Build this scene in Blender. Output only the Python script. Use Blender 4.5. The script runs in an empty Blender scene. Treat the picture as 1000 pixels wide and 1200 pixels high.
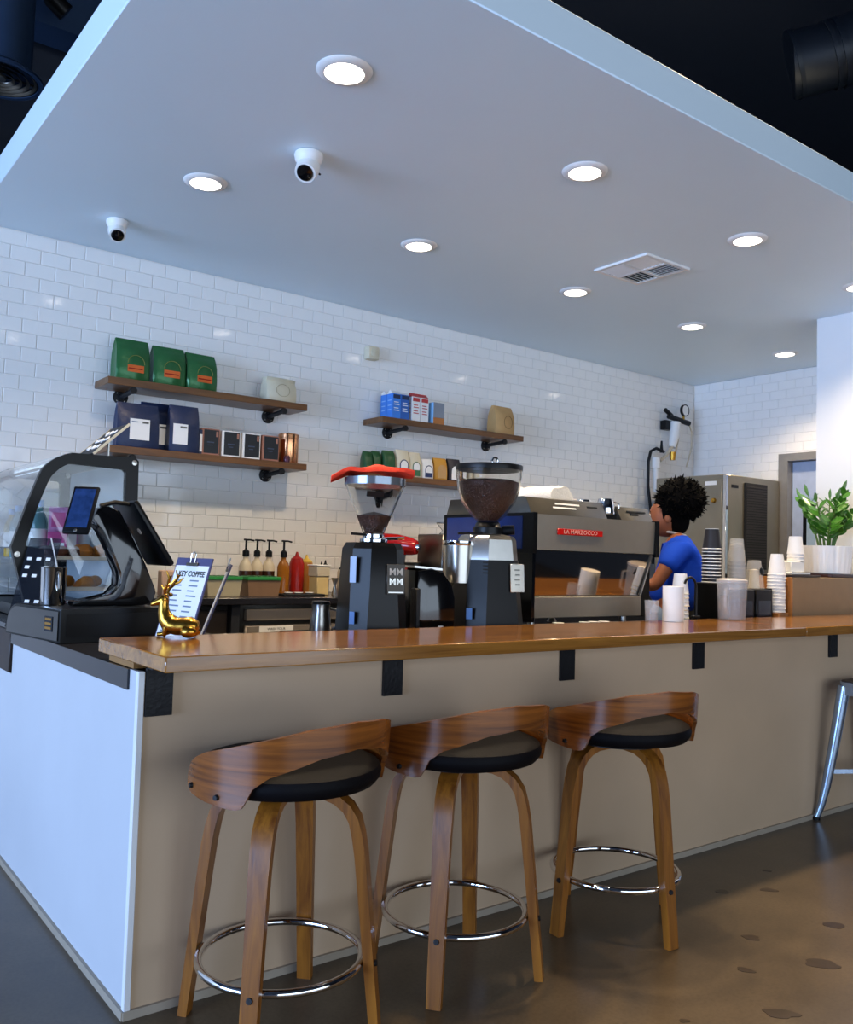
import bpy, bmesh, math, random
from mathutils import Matrix, Vector, Euler
random.seed(11)
PI = math.pi
S = bpy.context.scene
COL = S.collection

# ---------------------------------------------------------------- camera
CAM = Vector((-0.8265, -2.2965, 1.2))
YAW, PITCH, ROLL, FPX = 0.65128801, 0.0511868, 0.02916118, 1039.33
Fv = Vector((math.sin(YAW)*math.cos(PITCH), math.cos(YAW)*math.cos(PITCH), math.sin(PITCH)))
Rv = Fv.cross(Vector((0, 0, 1))).normalized()
Uv = Rv.cross(Fv)
R2 = math.cos(ROLL)*Rv + math.sin(ROLL)*Uv
U2 = -math.sin(ROLL)*Rv + math.cos(ROLL)*Uv
cd = bpy.data.cameras.new('camera')
cam = bpy.data.objects.new('camera', cd)
COL.objects.link(cam)
m3 = Matrix((R2, U2, -Fv)).transposed()
cam.matrix_world = Matrix.Translation(CAM) @ m3.to_4x4()
cd.sensor_fit = 'VERTICAL'
cd.sensor_height = 36.0
cd.lens = FPX/1200*36.0
cd.clip_start = 0.05
S.camera = cam

# ---------------------------------------------------------------- world, daylight, exposure
w = bpy.data.worlds.new('world'); S.world = w
w.use_nodes = True
w.node_tree.nodes['Background'].inputs[0].default_value = (0.45, 0.62, 0.9, 1)
w.node_tree.nodes['Background'].inputs[1].default_value = 0.6
S.view_settings.view_transform = 'Standard'
S.view_settings.look = 'None'
S.view_settings.gamma = 1
S.view_settings.use_curve_mapping = False
S.view_settings.exposure = -0.02

def area(name, loc, rot, sx, sy, energy, col, spread=180):
    l = bpy.data.lights.new(name, 'AREA'); l.shape = 'RECTANGLE'; l.size = sx; l.size_y = sy
    l.energy = energy; l.color = col; l.spread = math.radians(spread)
    o = bpy.data.objects.new(name, l); COL.objects.link(o); o.location = loc; o.rotation_euler = rot
    return o
# daylight in the shopfront windows: one row in the left wall, one behind the camera
area('daylight_left', (-7.93, -0.9, 1.3), (0, -PI/2, 0), 2.6, 6.0, 1030, (0.385, 0.575, 0.96))
area('daylight_front', (0.6, -6.42, 1.3), (PI/2, 0, 0), 8.0, 2.5, 215, (0.68, 0.80, 0.94))

# ---------------------------------------------------------------- materials
def lin(c):
    if isinstance(c, str):
        c = c.lstrip('#'); c = tuple(int(c[i:i+2], 16)/255 for i in (0, 2, 4))
    return tuple(x/12.92 if x <= 0.04045 else ((x+0.055)/1.055)**2.4 for x in c) + (1,)
def mat(name, col, rough=0.5, metal=0.0, trans=0.0, ior=1.45, var=None, bump=None, emit=0, coat=0, spec=0.5, col2=None, alpha=1):
    m = bpy.data.materials.new(name); m.use_nodes = True
    nt = m.node_tree; b = nt.nodes['Principled BSDF']
    c = lin(col)
    b.inputs['Base Color'].default_value = c
    b.inputs['Roughness'].default_value = rough
    b.inputs['Metallic'].default_value = metal
    b.inputs['Transmission Weight'].default_value = trans
    b.inputs['IOR'].default_value = ior
    b.inputs['Specular IOR Level'].default_value = spec
    b.inputs['Coat Weight'].default_value = coat
    b.inputs['Coat Roughness'].default_value = 0.12
    b.inputs['Alpha'].default_value = alpha
    if emit:
        b.inputs['Emission Color'].default_value = c; b.inputs['Emission Strength'].default_value = emit
    tc = nt.nodes.new('ShaderNodeTexCoord')
    if var is None: var = (14, 0.10)
    if var:
        n = nt.nodes.new('ShaderNodeTexNoise'); n.inputs['Scale'].default_value = var[0]; n.inputs['Detail'].default_value = 4
        nt.links.new(tc.outputs['Object'], n.inputs['Vector'])
        mx = nt.nodes.new('ShaderNodeMix'); mx.data_type = 'RGBA'
        a = var[1]
        d = lin(col2) if col2 else tuple(x*(1-a*2) for x in c[:3])+(1,)
        e = c if col2 else tuple(min(1, x*(1+a)) for x in c[:3])+(1,)
        mx.inputs[6].default_value = d; mx.inputs[7].default_value = e
        nt.links.new(n.outputs['Fac'], mx.inputs[0]); nt.links.new(mx.outputs[2], b.inputs['Base Color'])
    if bump:
        n2 = nt.nodes.new('ShaderNodeTexNoise'); n2.inputs['Scale'].default_value = bump[0]; n2.inputs['Detail'].default_value = 5
        nt.links.new(tc.outputs['Object'], n2.inputs['Vector'])
        bp = nt.nodes.new('ShaderNodeBump'); bp.inputs['Strength'].default_value = bump[1]; bp.inputs['Distance'].default_value = 0.01
        nt.links.new(n2.outputs['Fac'], bp.inputs['Height']); nt.links.new(bp.outputs['Normal'], b.inputs['Normal'])
    return m
def wood(name, c1, c2, axis=0, scale=6, stretch=14, rough=0.3, coat=0.4, ring=1.0):
    """grain running along the given object axis"""
    m = bpy.data.materials.new(name); m.use_nodes = True
    nt = m.node_tree; b = nt.nodes['Principled BSDF']
    tc = nt.nodes.new('ShaderNodeTexCoord'); mp = nt.nodes.new('ShaderNodeMapping')
    s = [scale*stretch/4]*3
    if axis == 'band': s[0] = s[1] = scale/5; s[2] = scale*stretch/3
    else: s[axis] = scale/6
    mp.inputs['Scale'].default_value = s
    nt.links.new(tc.outputs['Object'], mp.inputs['Vector'])
    n = nt.nodes.new('ShaderNodeTexNoise'); n.inputs['Scale'].default_value = 1.0; n.inputs['Detail'].default_value = 6; n.inputs['Roughness'].default_value = 0.65; n.inputs['Distortion'].default_value = ring
    nt.links.new(mp.outputs['Vector'], n.inputs['Vector'])
    r = nt.nodes.new('ShaderNodeValToRGB')
    r.color_ramp.elements[0].position = 0.32; r.color_ramp.elements[0].color = lin(c1)
    r.color_ramp.elements[1].position = 0.68; r.color_ramp.elements[1].color = lin(c2)
    nt.links.new(n.outputs['Fac'], r.inputs['Fac']); nt.links.new(r.outputs['Color'], b.inputs['Base Color'])
    b.inputs['Roughness'].default_value = rough; b.inputs['Coat Weight'].default_value = coat; b.inputs['Coat Roughness'].default_value = 0.15
    bp = nt.nodes.new('ShaderNodeBump'); bp.inputs['Strength'].default_value = 0.08; bp.inputs['Distance'].default_value = 0.004
    nt.links.new(n.outputs['Fac'], bp.inputs['Height']); nt.links.new(bp.outputs['Normal'], b.inputs['Normal'])
    return m

M = {}
M['tile'] = mat('tile', '#f3f0eb', 0.06, var=(3, 0.03), bump=(18, 0.05))
M['grout'] = mat('grout', '#f1ede7', 0.7)
M['paint'] = mat('paint', '#e4e4e4', 0.55, var=(2, 0.03), bump=(60, 0.04))
M['soffit'] = mat('soffit_paint', '#e2f2fc', 0.45, var=(1.2, 0.03), bump=(5, 0.06))
M['dark'] = mat('dark_paint', '#191d26', 0.7)
M['darkblue'] = mat('dark_blue_metal', '#2c405c', 0.4, 0.3)
M['ductblack'] = mat('dark_duct_metal', '#10161f', 0.4, 0.3)
M['black'] = mat('black_plastic', '#0a0b0d', 0.38, spec=.3)
M['gloss'] = mat('gloss_black', '#08090c', 0.06, coat=0.6)
M['satin'] = mat('satin_black', '#08090b', 0.34, spec=.28)
M['iron'] = mat('black_iron', '#17171a', 0.5, 0.4, bump=(80, 0.2))
M['steel'] = mat('brushed_steel', '#b9b6b0', 0.28, 1.0, var=(30, 0.05))
M['darksteel'] = mat('dark_steel', '#77736c', 0.3, 1.0, var=(30, 0.05))
M['chrome'] = mat('chrome', '#e2e2e4', 0.06, 1.0, var=False)
M['mirror'] = mat('mirror_steel', '#b4aaa0', 0.05, 1.0, var=False)
M['galv'] = mat('galvanised_steel', '#a8bdd8', 0.25, 0.9, var=(30, 0.08))
M['gold'] = mat('gold', '#b88a38', 0.26, 1.0, var=(20, 0.08))
M['copper'] = mat('copper', '#d99a6e', 0.2, 1.0, var=False)
M['glass'] = mat('glass', '#f4f8f8', 0.02, trans=1.0, ior=1.45, var=False)
M['plastic'] = mat('clear_plastic', '#f6f6f4', 0.03, trans=1.0, ior=1.12, var=False)
M['cupclear'] = mat('thin_clear_plastic', '#f4f2ee', 0.12, var=False, alpha=.13)
M['jugclear'] = mat('jug_plastic', '#e9e6e4', 0.1, var=False, alpha=.16)
M['tint_water'] = mat('jug_water', '#8f93a0', 0.05, var=False, alpha=.28)
M['water'] = mat('water', '#e6eef4', 0.01, trans=1.0, ior=1.33, var=False)
M['white'] = mat('white_plastic', '#eeece8', 0.35, var=(10, 0.03))
M['paper'] = mat('paper_white', '#f0eeea', 0.6, var=(10, 0.03))
M['cream'] = mat('cream_paper', '#d9cfb4', 0.6, var=(20, 0.06), bump=(30, 0.2))
M['kraft'] = mat('kraft', '#c39a63', 0.6, var=(20, 0.08), bump=(25, 0.25))
M['card'] = mat('cardboard', '#8d7558', 0.75, var=(12, 0.08))
M['leather'] = mat('black_leather', '#0c0a0d', 0.6, bump=(120, 0.08), var=(20, 0.1), spec=.12)
M['green'] = mat('green_foil', '#2f6a3a', 0.28, 0.25, bump=(22, 0.35))
M['orange'] = mat('orange_label', '#e0641e', 0.5)
M['navy'] = mat('navy_foil', '#1d2b4c', 0.4, bump=(22, 0.35))
M['red'] = mat('red_enamel', '#c01a14', 0.18, coat=0.5)
M['redcloth'] = mat('red_cloth', '#e0391c', 0.85, bump=(90, 0.3))
M['beans'] = mat('coffee_beans', '#5a3526', 0.35, var=(130, 0.5), col2='#150a07', bump=(130, 0.9))
M['blue'] = mat('blue_cotton', '#1747c8', 0.85, var=(10, 0.12), bump=(9, 0.5), spec=.2)
M['denim'] = mat('denim', '#7d93b4', 0.85, bump=(120, 0.3))
M['skin'] = mat('skin', '#8a5236', 0.5, var=(12, 0.08))
M['hair'] = mat('hair', '#050404', 0.9, spec=.1)
M['leaf'] = mat('leaf', '#4a8428', 0.3, var=(12, 0.25), coat=0.2)
M['stem'] = mat('stem', '#5d7f36', 0.5)
M['soil'] = mat('soil', '#2b1f18', 0.9, bump=(80, 0.8))
M['lamp'] = mat('lamp_lens', '#fff4e6', 0.4, var=False, emit=9)
M['slab'] = wood('bar_wood', '#7a4c1c', '#b67b34', 0, 6, 16, 0.16, 0.6)
M['shelfwood'] = wood('shelf_wood', '#4e3016', '#7d5228', 0, 6, 14, 0.4, 0.1)
M['walnut'] = wood('walnut_ply', '#4a2510', '#97561f', 'band', 8, 14, 0.26, 0.25, 1.2)
M['legwood'] = wood('leg_wood', '#633510', '#a0641f', 2, 7, 14, 0.34, 0.12)
M['boxwood'] = wood('box_wood', '#8a5524', '#b87a3a', 2, 8, 12, 0.45, 0.1)
M['endgrain'] = wood('end_grain', '#7b5326', '#a97a42', 1, 9, 10, 0.5, 0.0)

# ---------------------------------------------------------------- mesh helpers
class B:
    def __init__(s, X=None):
        s.bm = bmesh.new(); s.X = X or Matrix()
    def _v(s, p): return s.bm.verts.new(s.X @ Vector(p))
    def _f(s, vs):
        try: return s.bm.faces.new(vs)
        except ValueError: return None
    def box(s, x0, x1, y0, y1, z0, z1, bev=0, seg=1):
        v = [s._v((x, y, z)) for x in (x0, x1) for y in (y0, y1) for z in (z0, z1)]
        fs = [s._f([v[i] for i in q]) for q in ((0,1,3,2),(4,6,7,5),(0,4,5,1),(2,3,7,6),(0,2,6,4),(1,5,7,3))]
        if bev:
            es = list({e for f in fs for e in f.edges})
            bmesh.ops.bevel(s.bm, geom=es, offset=bev, segments=seg, affect='EDGES', profile=0.5)
        return s
    def lathe(s, prof, seg=28, c=(0, 0, 0), cap=True):
        c = Vector(c); rings = []
        for r, z in prof:
            rings.append([s._v(c+Vector((r*math.cos(2*PI*i/seg), r*math.sin(2*PI*i/seg), z))) for i in range(seg)])
        for a, b in zip(rings, rings[1:]):
            for i in range(seg): s._f([a[i], a[(i+1) % seg], b[(i+1) % seg], b[i]])
        if cap:
            if prof[0][0] > 1e-5: s._f(rings[0][::-1])
            if prof[-1][0] > 1e-5: s._f(rings[-1])
        return s
    def tube(s, pts, r, seg=8, closed=False, cap=True):
        P = [Vector(p) for p in pts]; n = len(P)
        rr = r if isinstance(r, (list, tuple)) else [r]*n
        rings = []; up = None
        for i, p in enumerate(P):
            a = P[(i-1) % n] if (closed or i > 0) else p
            b = P[(i+1) % n] if (closed or i < n-1) else p
            t = (b-a).normalized()
            if up is None:
                up = Vector((0, 0, 1)) if abs(t.z) < 0.9 else Vector((1, 0, 0))
            x = (up - t*up.dot(t)).normalized(); y = t.cross(x); up = x
            rings.append([s._v(p + (x*math.cos(2*PI*k/seg)+y*math.sin(2*PI*k/seg))*rr[i]) for k in range(seg)])
        m = n if closed else n-1
        for i in range(m):
            a, b = rings[i], rings[(i+1) % n]
            for k in range(seg): s._f([a[k], a[(k+1) % seg], b[(k+1) % seg], b[k]])
        if cap and not closed: s._f(rings[0][::-1]); s._f(rings[-1])
        return s
    def cyl(s, p0, p1, r0, r1=None, seg=20): return s.tube([p0, p1], [r0, r0 if r1 is None else r1], seg)
    def bar(s, pts, w, t, wd):
        """rectangular section swept along pts; wd = fixed width direction; w, t may be lists"""
        P = [Vector(p) for p in pts]; n = len(P); wd = Vector(wd).normalized()
        W = w if isinstance(w, (list, tuple)) else [w]*n; T_ = t if isinstance(t, (list, tuple)) else [t]*n
        rings = []
        for i, p in enumerate(P):
            d = (P[min(i+1, n-1)]-P[max(i-1, 0)]).normalized(); nn = d.cross(wd).normalized()
            rings.append([s._v(p+wd*(W[i]/2*a)+nn*(T_[i]/2*b)) for a, b in ((-1,-1),(1,-1),(1,1),(-1,1))])
        for a, b in zip(rings, rings[1:]):
            for k in range(4): s._f([a[k], a[(k+1) % 4], b[(k+1) % 4], b[k]])
        s._f(rings[0][::-1]); s._f(rings[-1])
        return s
    def prism(s, pts, a0, a1, axis='y', bev=0):
        def mk(p, a): return (p[0], a, p[1]) if axis == 'y' else ((a, p[0], p[1]) if axis == 'x' else (p[0], p[1], a))
        A = [s._v(mk(p, a0)) for p in pts]; Bv = [s._v(mk(p, a1)) for p in pts]; n = len(pts)
        fs = [s._f(A[::-1]), s._f(Bv)] + [s._f([A[i], A[(i+1) % n], Bv[(i+1) % n], Bv[i]]) for i in range(n)]
        if bev:
            es = list({e for f in fs[:2] if f for e in f.edges})
            bmesh.ops.bevel(s.bm, geom=es, offset=bev, segments=2, affect='EDGES', profile=0.5)
        return s
    def ball(s, c, r, sc=(1, 1, 1), u=16, v=10, fn=None):
        c = Vector(c); rings = []
        top = s._v(c+Vector((0, 0, r*sc[2]))); bot = s._v(c-Vector((0, 0, r*sc[2])))
        for j in range(1, v):
            th = PI*j/v
            ring = []
            for i in range(u):
                ph = 2*PI*i/u; d = Vector((math.sin(th)*math.cos(ph), math.sin(th)*math.sin(ph), math.cos(th)))
                k = fn(d) if fn else 1
                ring.append(s._v(c+Vector((d.x*r*sc[0], d.y*r*sc[1], d.z*r*sc[2]))*k))
            rings.append(ring)
        for i in range(u):
            s._f([top, rings[0][i], rings[0][(i+1) % u]]); s._f([bot, rings[-1][(i+1) % u], rings[-1][i]])
        for a, b in zip(rings, rings[1:]):
            for i in range(u): s._f([a[i], b[i], b[(i+1) % u], a[(i+1) % u]])
        return s
    def loft(s, rings, cap=True):
        R = [[s._v(p) for p in ring] for ring in rings]; n = len(R[0])
        for a, b in zip(R, R[1:]):
            for i in range(n): s._f([a[i], a[(i+1) % n], b[(i+1) % n], b[i]])
        if cap: s._f(R[0][::-1]); s._f(R[-1])
        return s
    def mesh(s, name, ang=40):
        bmesh.ops.recalc_face_normals(s.bm, faces=s.bm.faces)
        me = bpy.data.meshes.new(name); s.bm.to_mesh(me); s.bm.free()
        for p in me.polygons: p.use_smooth = True
        me.set_sharp_from_angle(angle=math.radians(ang))
        return me
    def done(s, name, m, parent=None, loc=None, rot=None, ang=40):
        me = s.mesh(name, ang)
        me.materials.append(M[m] if isinstance(m, str) else m)
        o = bpy.data.objects.new(name, me); COL.objects.link(o)
        if parent: o.parent = parent
        if loc: o.location = loc
        if rot: o.rotation_euler = rot
        return o
def tag(o, label, cat, group=None):
    o['label'] = label; o['category'] = cat
    if group: o['group'] = group
    return o
def T(name, label, cat, loc=(0, 0, 0), rz=0, group=None):
    o = bpy.data.objects.new(name, None); COL.objects.link(o); o.empty_display_size = 0.05
    o.location = loc; o.rotation_euler = (0, 0, rz)
    return tag(o, label, cat, group)
def st(o, label=None):
    o['kind'] = 'structure'
    if label: o['label'] = label
    return o
def dup(root, loc, rz=None, label=None, group=None):
    r = root.copy(); COL.objects.link(r); r.location = loc
    if rz is not None: r.rotation_euler = (0, 0, rz)
    if label: r['label'] = label
    if group: r['group'] = group
    for ch in list(root.children):
        c = ch.copy(); COL.objects.link(c); c.parent = r
        for g in list(ch.children):
            d = g.copy(); COL.objects.link(d); d.parent = c
    return r
def text(name, body, m, parent, loc, rot, size, align='CENTER', bold=0.0, sx=1.0):
    cu = bpy.data.curves.new(name, 'FONT'); cu.body = body; cu.size = size; cu.align_x = align; cu.align_y = 'CENTER'
    cu.extrude = 0.0003; cu.offset = bold; cu.resolution_u = 2
    tmp = bpy.data.objects.new('tmp_text', cu); COL.objects.link(tmp)
    bpy.context.view_layer.update()
    me = bpy.data.meshes.new_from_object(tmp.evaluated_get(bpy.context.evaluated_depsgraph_get()))
    bpy.data.objects.remove(tmp); bpy.data.curves.remove(cu)
    me.name = name; me.materials.clear(); me.materials.append(M[m])
    o = bpy.data.objects.new(name, me); COL.objects.link(o); o.parent = parent
    o.location = loc; o.rotation_euler = rot; o.scale = (sx, 1, 1)
    return o
def arc(cx, cz, r, a0, a1, n):
    return [(cx+r*math.cos(math.radians(a0+(a1-a0)*i/n)), cz+r*math.sin(math.radians(a0+(a1-a0)*i/n))) for i in range(n+1)]
def rrect(x0, x1, z0, z1, r, n=4):
    p = []
    for cx, cz, a in ((x1-r, z1-r, 0), (x0+r, z1-r, 90), (x0+r, z0+r, 180), (x1-r, z0+r, 270)): p += arc(cx, cz, r, a, a+90, n)
    return p
# ================================================================ SETTING
YW, ZC, XR = 2.52, 2.80, 5.814
# polished concrete floor with its own stains
fm = bpy.data.materials.new('concrete'); fm.use_nodes = True
nt = fm.node_tree; b = nt.nodes['Principled BSDF']; tc = nt.nodes.new('ShaderNodeTexCoord')
n1 = nt.nodes.new('ShaderNodeTexNoise'); n1.inputs['Scale'].default_value = 1.3; n1.inputs['Detail'].default_value = 8; n1.inputs['Roughness'].default_value = 0.6
n2 = nt.nodes.new('ShaderNodeTexNoise'); n2.inputs['Scale'].default_value = 90; n2.inputs['Detail'].default_value = 3
for n in (n1, n2): nt.links.new(tc.outputs['Object'], n.inputs['Vector'])
r1 = nt.nodes.new('ShaderNodeValToRGB'); r1.color_ramp.elements[0].position = 0.35; r1.color_ramp.elements[1].position = 0.7
r1.color_ramp.elements[0].color = lin('#42372a'); r1.color_ramp.elements[1].color = lin('#6c5c46')
nt.links.new(n1.outputs['Fac'], r1.inputs['Fac'])
mx = nt.nodes.new('ShaderNodeMix'); mx.data_type = 'RGBA'; mx.blend_type = 'MULTIPLY'; mx.inputs[0].default_value = 0.35
r2 = nt.nodes.new('ShaderNodeValToRGB'); r2.color_ramp.elements[0].position = 0.3; r2.color_ramp.elements[0].color = (0.35, 0.33, 0.3, 1); r2.color_ramp.elements[1].position = 0.6
nt.links.new(n2.outputs['Fac'], r2.inputs['Fac']); nt.links.new(r1.outputs['Color'], mx.inputs[6]); nt.links.new(r2.outputs['Color'], mx.inputs[7])
nt.links.new(mx.outputs[2], b.inputs['Base Color']); b.inputs['Roughness'].default_value = 0.28; b.inputs['Specular IOR Level'].default_value = 0.45
M['concrete'] = fm
M['stain'] = mat('floor_stain', '#3f3225', 0.3, var=(30, 0.2))
floor = st(B().box(-8, 7, -6.5, 2.6, -0.1, 0).done('floor', 'concrete'), 'brown polished concrete floor')
def blob(r, seed):
    rnd = random.Random(seed); ph = [rnd.uniform(0, 6.28) for _ in range(4)]
    return [r*(1+0.18*math.sin(a+ph[0])+0.14*math.sin(2*a+ph[1])+0.12*math.sin(3*a+ph[2])+0.06*math.sin(5*a+ph[3])) for a in [2*PI*k/20 for k in range(20)]]
for i, (x, y, r, sx) in enumerate([(1.84,-0.86,.038,1.5),(2.15,-0.72,.03,1.3),(1.45,-0.95,.033,1.4),(1.6,-0.74,.02,1.3),(2.26,-0.41,.025,1.2),(1.83,-0.62,.025,1.2),(2.1,-.33,.022,1.2),(2.45,-.29,.014,1.2),(1.2,-.82,.012,1.2),(0.95,-.95,.02,1.2)]):
    q = B(); rr = blob(r, i); c = math.cos(-.9); s_ = math.sin(-.9)
    pts = []
    for k in range(20):
        a = 2*PI*k/20; u, v = rr[k]*sx*math.cos(a), rr[k]*0.75*math.sin(a); pts.append((u*c-v*s_, u*s_+v*c))
    q.prism(pts, 0.0, 0.0012, 'z'); q.done('floor_stain', 'stain', floor, (x, y, 0))

# upper black ceiling and outer walls
st(B().box(-8, 7, -6.5, 2.62, 4.3, 4.4).done('ceiling_upper', 'dark'), 'black open ceiling of the main room')
wb = st(B().box(-8, 7, YW, YW+0.12, 0, ZC+.02).done('wall_back', 'grout'), 'white subway tile wall behind the shelves')
st(B().box(-8, 7, YW+.01, YW+0.13, ZC+.02, 4.3).done('wall_upper_back', 'dark'), 'black wall above the canopy')
wr = st(B().box(XR, XR+0.1, 1.68, YW, 0, ZC).box(XR, XR+.1, .70, 1.68, 2.12, ZC).done('wall_right', 'grout'), 'white tiled wall with the steel framed doorway')
st(B().box(4.55, XR+.1, -0.386, 0.676, 0, ZC).done('wall_partition', 'paint'), 'smooth white partition wall at the end of the bar')
st(B().box(7, 7.1, -6.5, YW, 0, 4.3).done('wall_side', 'dark'))
wl = B()
wl.box(-8.1, -8, -6.5, -3.95, 0, 4.3).box(-8.1, -8, 2.15, 2.6, 0, 4.3).box(-8.1, -8, -3.95, 2.15, 0, .02).box(-8.1, -8, -3.95, 2.15, 2.6, 4.3)
st(wl.done('wall_left', 'paint'))
wf = B()
wf.box(-8, -3.45, -6.6, -6.5, 0, 4.3).box(4.65, 7, -6.6, -6.5, 0, 4.3).box(-3.45, 4.65, -6.6, -6.5, 0, .02).box(-3.45, 4.65, -6.6, -6.5, 2.6, 4.3)
st(wf.done('wall_front', 'dark'))
for n, (ax, lo, hi, z0, z1) in enumerate([('x', -3.95, 2.15, .02, 2.6), ('y', -3.45, 4.65, .02, 2.6)]):
    q = B(); k = 4
    for i in range(k+1):
        p = lo+(hi-lo)*i/k
        if ax == 'x': q.box(-8.08, -8.0, p-.03, p+.03, z0, z1)
        else: q.box(p-.03, p+.03, -6.58, -6.5, z0, z1)
    for z in (z0+.03, z1-.03):
        if ax == 'x': q.box(-8.08, -8.0, lo, hi, z-.03, z+.03)
        else: q.box(lo, hi, -6.58, -6.5, z-.03, z+.03)
    st(q.done('window_%d' % (n+1), 'iron'), 'black framed shopfront window')
# white dropped canopy over the bar
st(B().box(-0.03, XR, -0.386, YW, ZC, 2.935, 0.004).done('ceiling', 'soffit'), 'white dropped ceiling canopy over the bar')

# glazed subway tiles, running bond, joints recessed
TW, TH, G = 0.1465, 0.0732, 0.0009
def tile_mesh():
    q = B(); w_, h_, d, e = TW/2-G, TH/2-G, 0.0055, 0.0032
    q.loft([[(-w_,0,-h_),(w_,0,-h_),(w_,0,h_),(-w_,0,h_)], [(-w_,-d+e*.6,-h_),(w_,-d+e*.6,-h_),(w_,-d+e*.6,h_),(-w_,-d+e*.6,h_)], [(-w_+e,-d,-h_+e),(w_-e,-d,-h_+e),(w_-e,-d,h_-e),(-w_+e,-d,h_-e)]])
    return q.mesh('tile', 30)
tme = tile_mesh(); tme.materials.append(M['tile'])
def proj(P):
    v = Vector(P)-CAM; c = v.dot(Fv)
    return 500+FPX*v.dot(R2)/c, 600-FPX*v.dot(U2)/c, c
cells = []; halves = []
for k in range(29):
    z = ZC-0.005-TH*(k+.5)
    for j in range(-4, 40):
        x = 0.22+TW*(j+.5)+(TW/2 if k % 2 else 0)
        if x+TW/2 > XR:
            if k % 2 == 0 or x-TW/2 < XR-.01: halves.append((x, z))
            continue
        px, py, c = proj((x, YW, z))
        vis = -30 < px < 1000 and 250 < py < 700 and not (px < 160 and py > 560) and px < 420
        cells.append((0 if vis else 1, c, x, z))
cells.sort()
rest = B()
def add_tile(q, x, y, z, along='x', w_=TW/2-G):
    h_, d, e = TH/2-G, 0.0055, 0.0032
    def P(u, n, v): return (x+u, y-n, z+v) if along == 'x' else (x-n, y+u, z+v)
    q.loft([[P(-w_,0,-h_),P(w_,0,-h_),P(w_,0,h_),P(-w_,0,h_)], [P(-w_,d-e*.6,-h_),P(w_,d-e*.6,-h_),P(w_,d-e*.6,h_),P(-w_,d-e*.6,h_)], [P(-w_+e,d,-h_+e),P(w_-e,d,-h_+e),P(w_-e,d,h_-e),P(-w_+e,d,h_-e)]])
for i, (_, c, x, z) in enumerate(cells):
    if i < 300:
        o = bpy.data.objects.new('tile', tme); COL.objects.link(o); o.parent = wb; o.location = (x, YW, z)
        o.rotation_euler = (random.uniform(-.006, .006), 0, random.uniform(-.006, .006))
    else: add_tile(rest, x, YW, z)
for x, z in halves:
    x0 = x-TW/2; hw = (XR-.009-x0)/2
    if hw > .008: add_tile(rest, x0+hw, YW, z, 'x', hw-G)
o = rest.done('tile_field', 'tile', wb, ang=30); o['kind'] = 'stuff'
rest = B()
for k in range(29):
    z = ZC-0.005-TH*(k+.5)
    for j in range(14):
        y = YW-.012-TW*(j+.5)-(TW/2 if k % 2 else 0)
        if y-TW/2 < 1.685 and z < 2.16:
            y1 = y+TW/2; hw = (y1-1.685)/2
            if hw > .008: add_tile(rest, XR, y1-hw, z, 'y', hw-G)
            continue
        if y < .75: continue
        add_tile(rest, XR, y, z, 'y')
    if k % 2: add_tile(rest, XR, YW-.012-TW/4, z, 'y', TW/4-G)
o = rest.done('tile_field', 'tile', wr, ang=30); o['kind'] = 'stuff'

# doorway with a steel frame and a swing door with a rounded window
d = B(); d.box(XR-.03, XR+.12, 1.60, 1.68, 0, 2.12).box(XR-.03, XR+.12, .70, .78, 0, 2.12).box(XR-.03, XR+.12, .78, 1.60, 2.06, 2.12)
dt = st(d.done('trim_1', mat('frame_steel', '#a39c92', .35, .6)), 'brushed steel door frame')
dd = B(); dd.box(XR+.04, XR+.085, .785, 1.595, .01, 2.055)
M['doorpaint'] = mat('door_paint', '#aebbd4', 0.4)
dr = st(dd.done('door_1', 'doorpaint'), 'pale blue swing door with rounded window')
q = B(); op = rrect(.93, 1.50, 1.10, 1.72, .1); q.prism(op, XR+.03, XR+.045, 'x'); q.done('window_gasket', 'black', dr)
M['doorglass'] = mat('door_glass', '#a7bdd0', 0.1)
q = B(); q.prism(rrect(.965, 1.465, 1.135, 1.685, .075), XR+.024, XR+.032, 'x'); q.done('window_pane', 'doorglass', dr)

# half-height bar walls: plastered front, painted side, with a step down towards the pastry case
M['plaster'] = mat('bar_plaster', '#c6aa8c', 0.6, var=(2.5, 0.08), bump=(6, 0.15))
M['sidepaint'] = mat('bar_side_paint', '#c6c8cc', 0.5, var=(2, 0.05), bump=(8, 0.08))
wbar = B(); wbar.box(0.012, 4.55, 0, .12, 0, .88)
st(wbar.done('wall_bar_front', 'plaster'), 'grey plastered front wall of the bar')
wsd = B(); wsd.prism([(.004, 0), (.004, .88), (.07, .88), (.07, .825), (1.375, .825), (1.375, .71), (2.515, .71), (2.515, 0)], 0, .12, 'x')
# prism axis x expects (y, z)
st(wsd.done('wall_bar_side', 'sidepaint'), 'white painted side wall of the bar')
st(B().box(-.004, .014, -.006, .014, 0, .882, .002).done('trim_2', 'paint'), 'white corner bead of the bar')
M['basetrim'] = mat('base_trim', '#a89b8a', 0.5)
st(B().box(-.006, 4.55, -.010, 0, 0, .022).done('baseboard_front', 'basetrim'))
st(B().box(-.010, 0, -.006, 2.515, 0, .022).done('baseboard_left', 'basetrim'))
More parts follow.
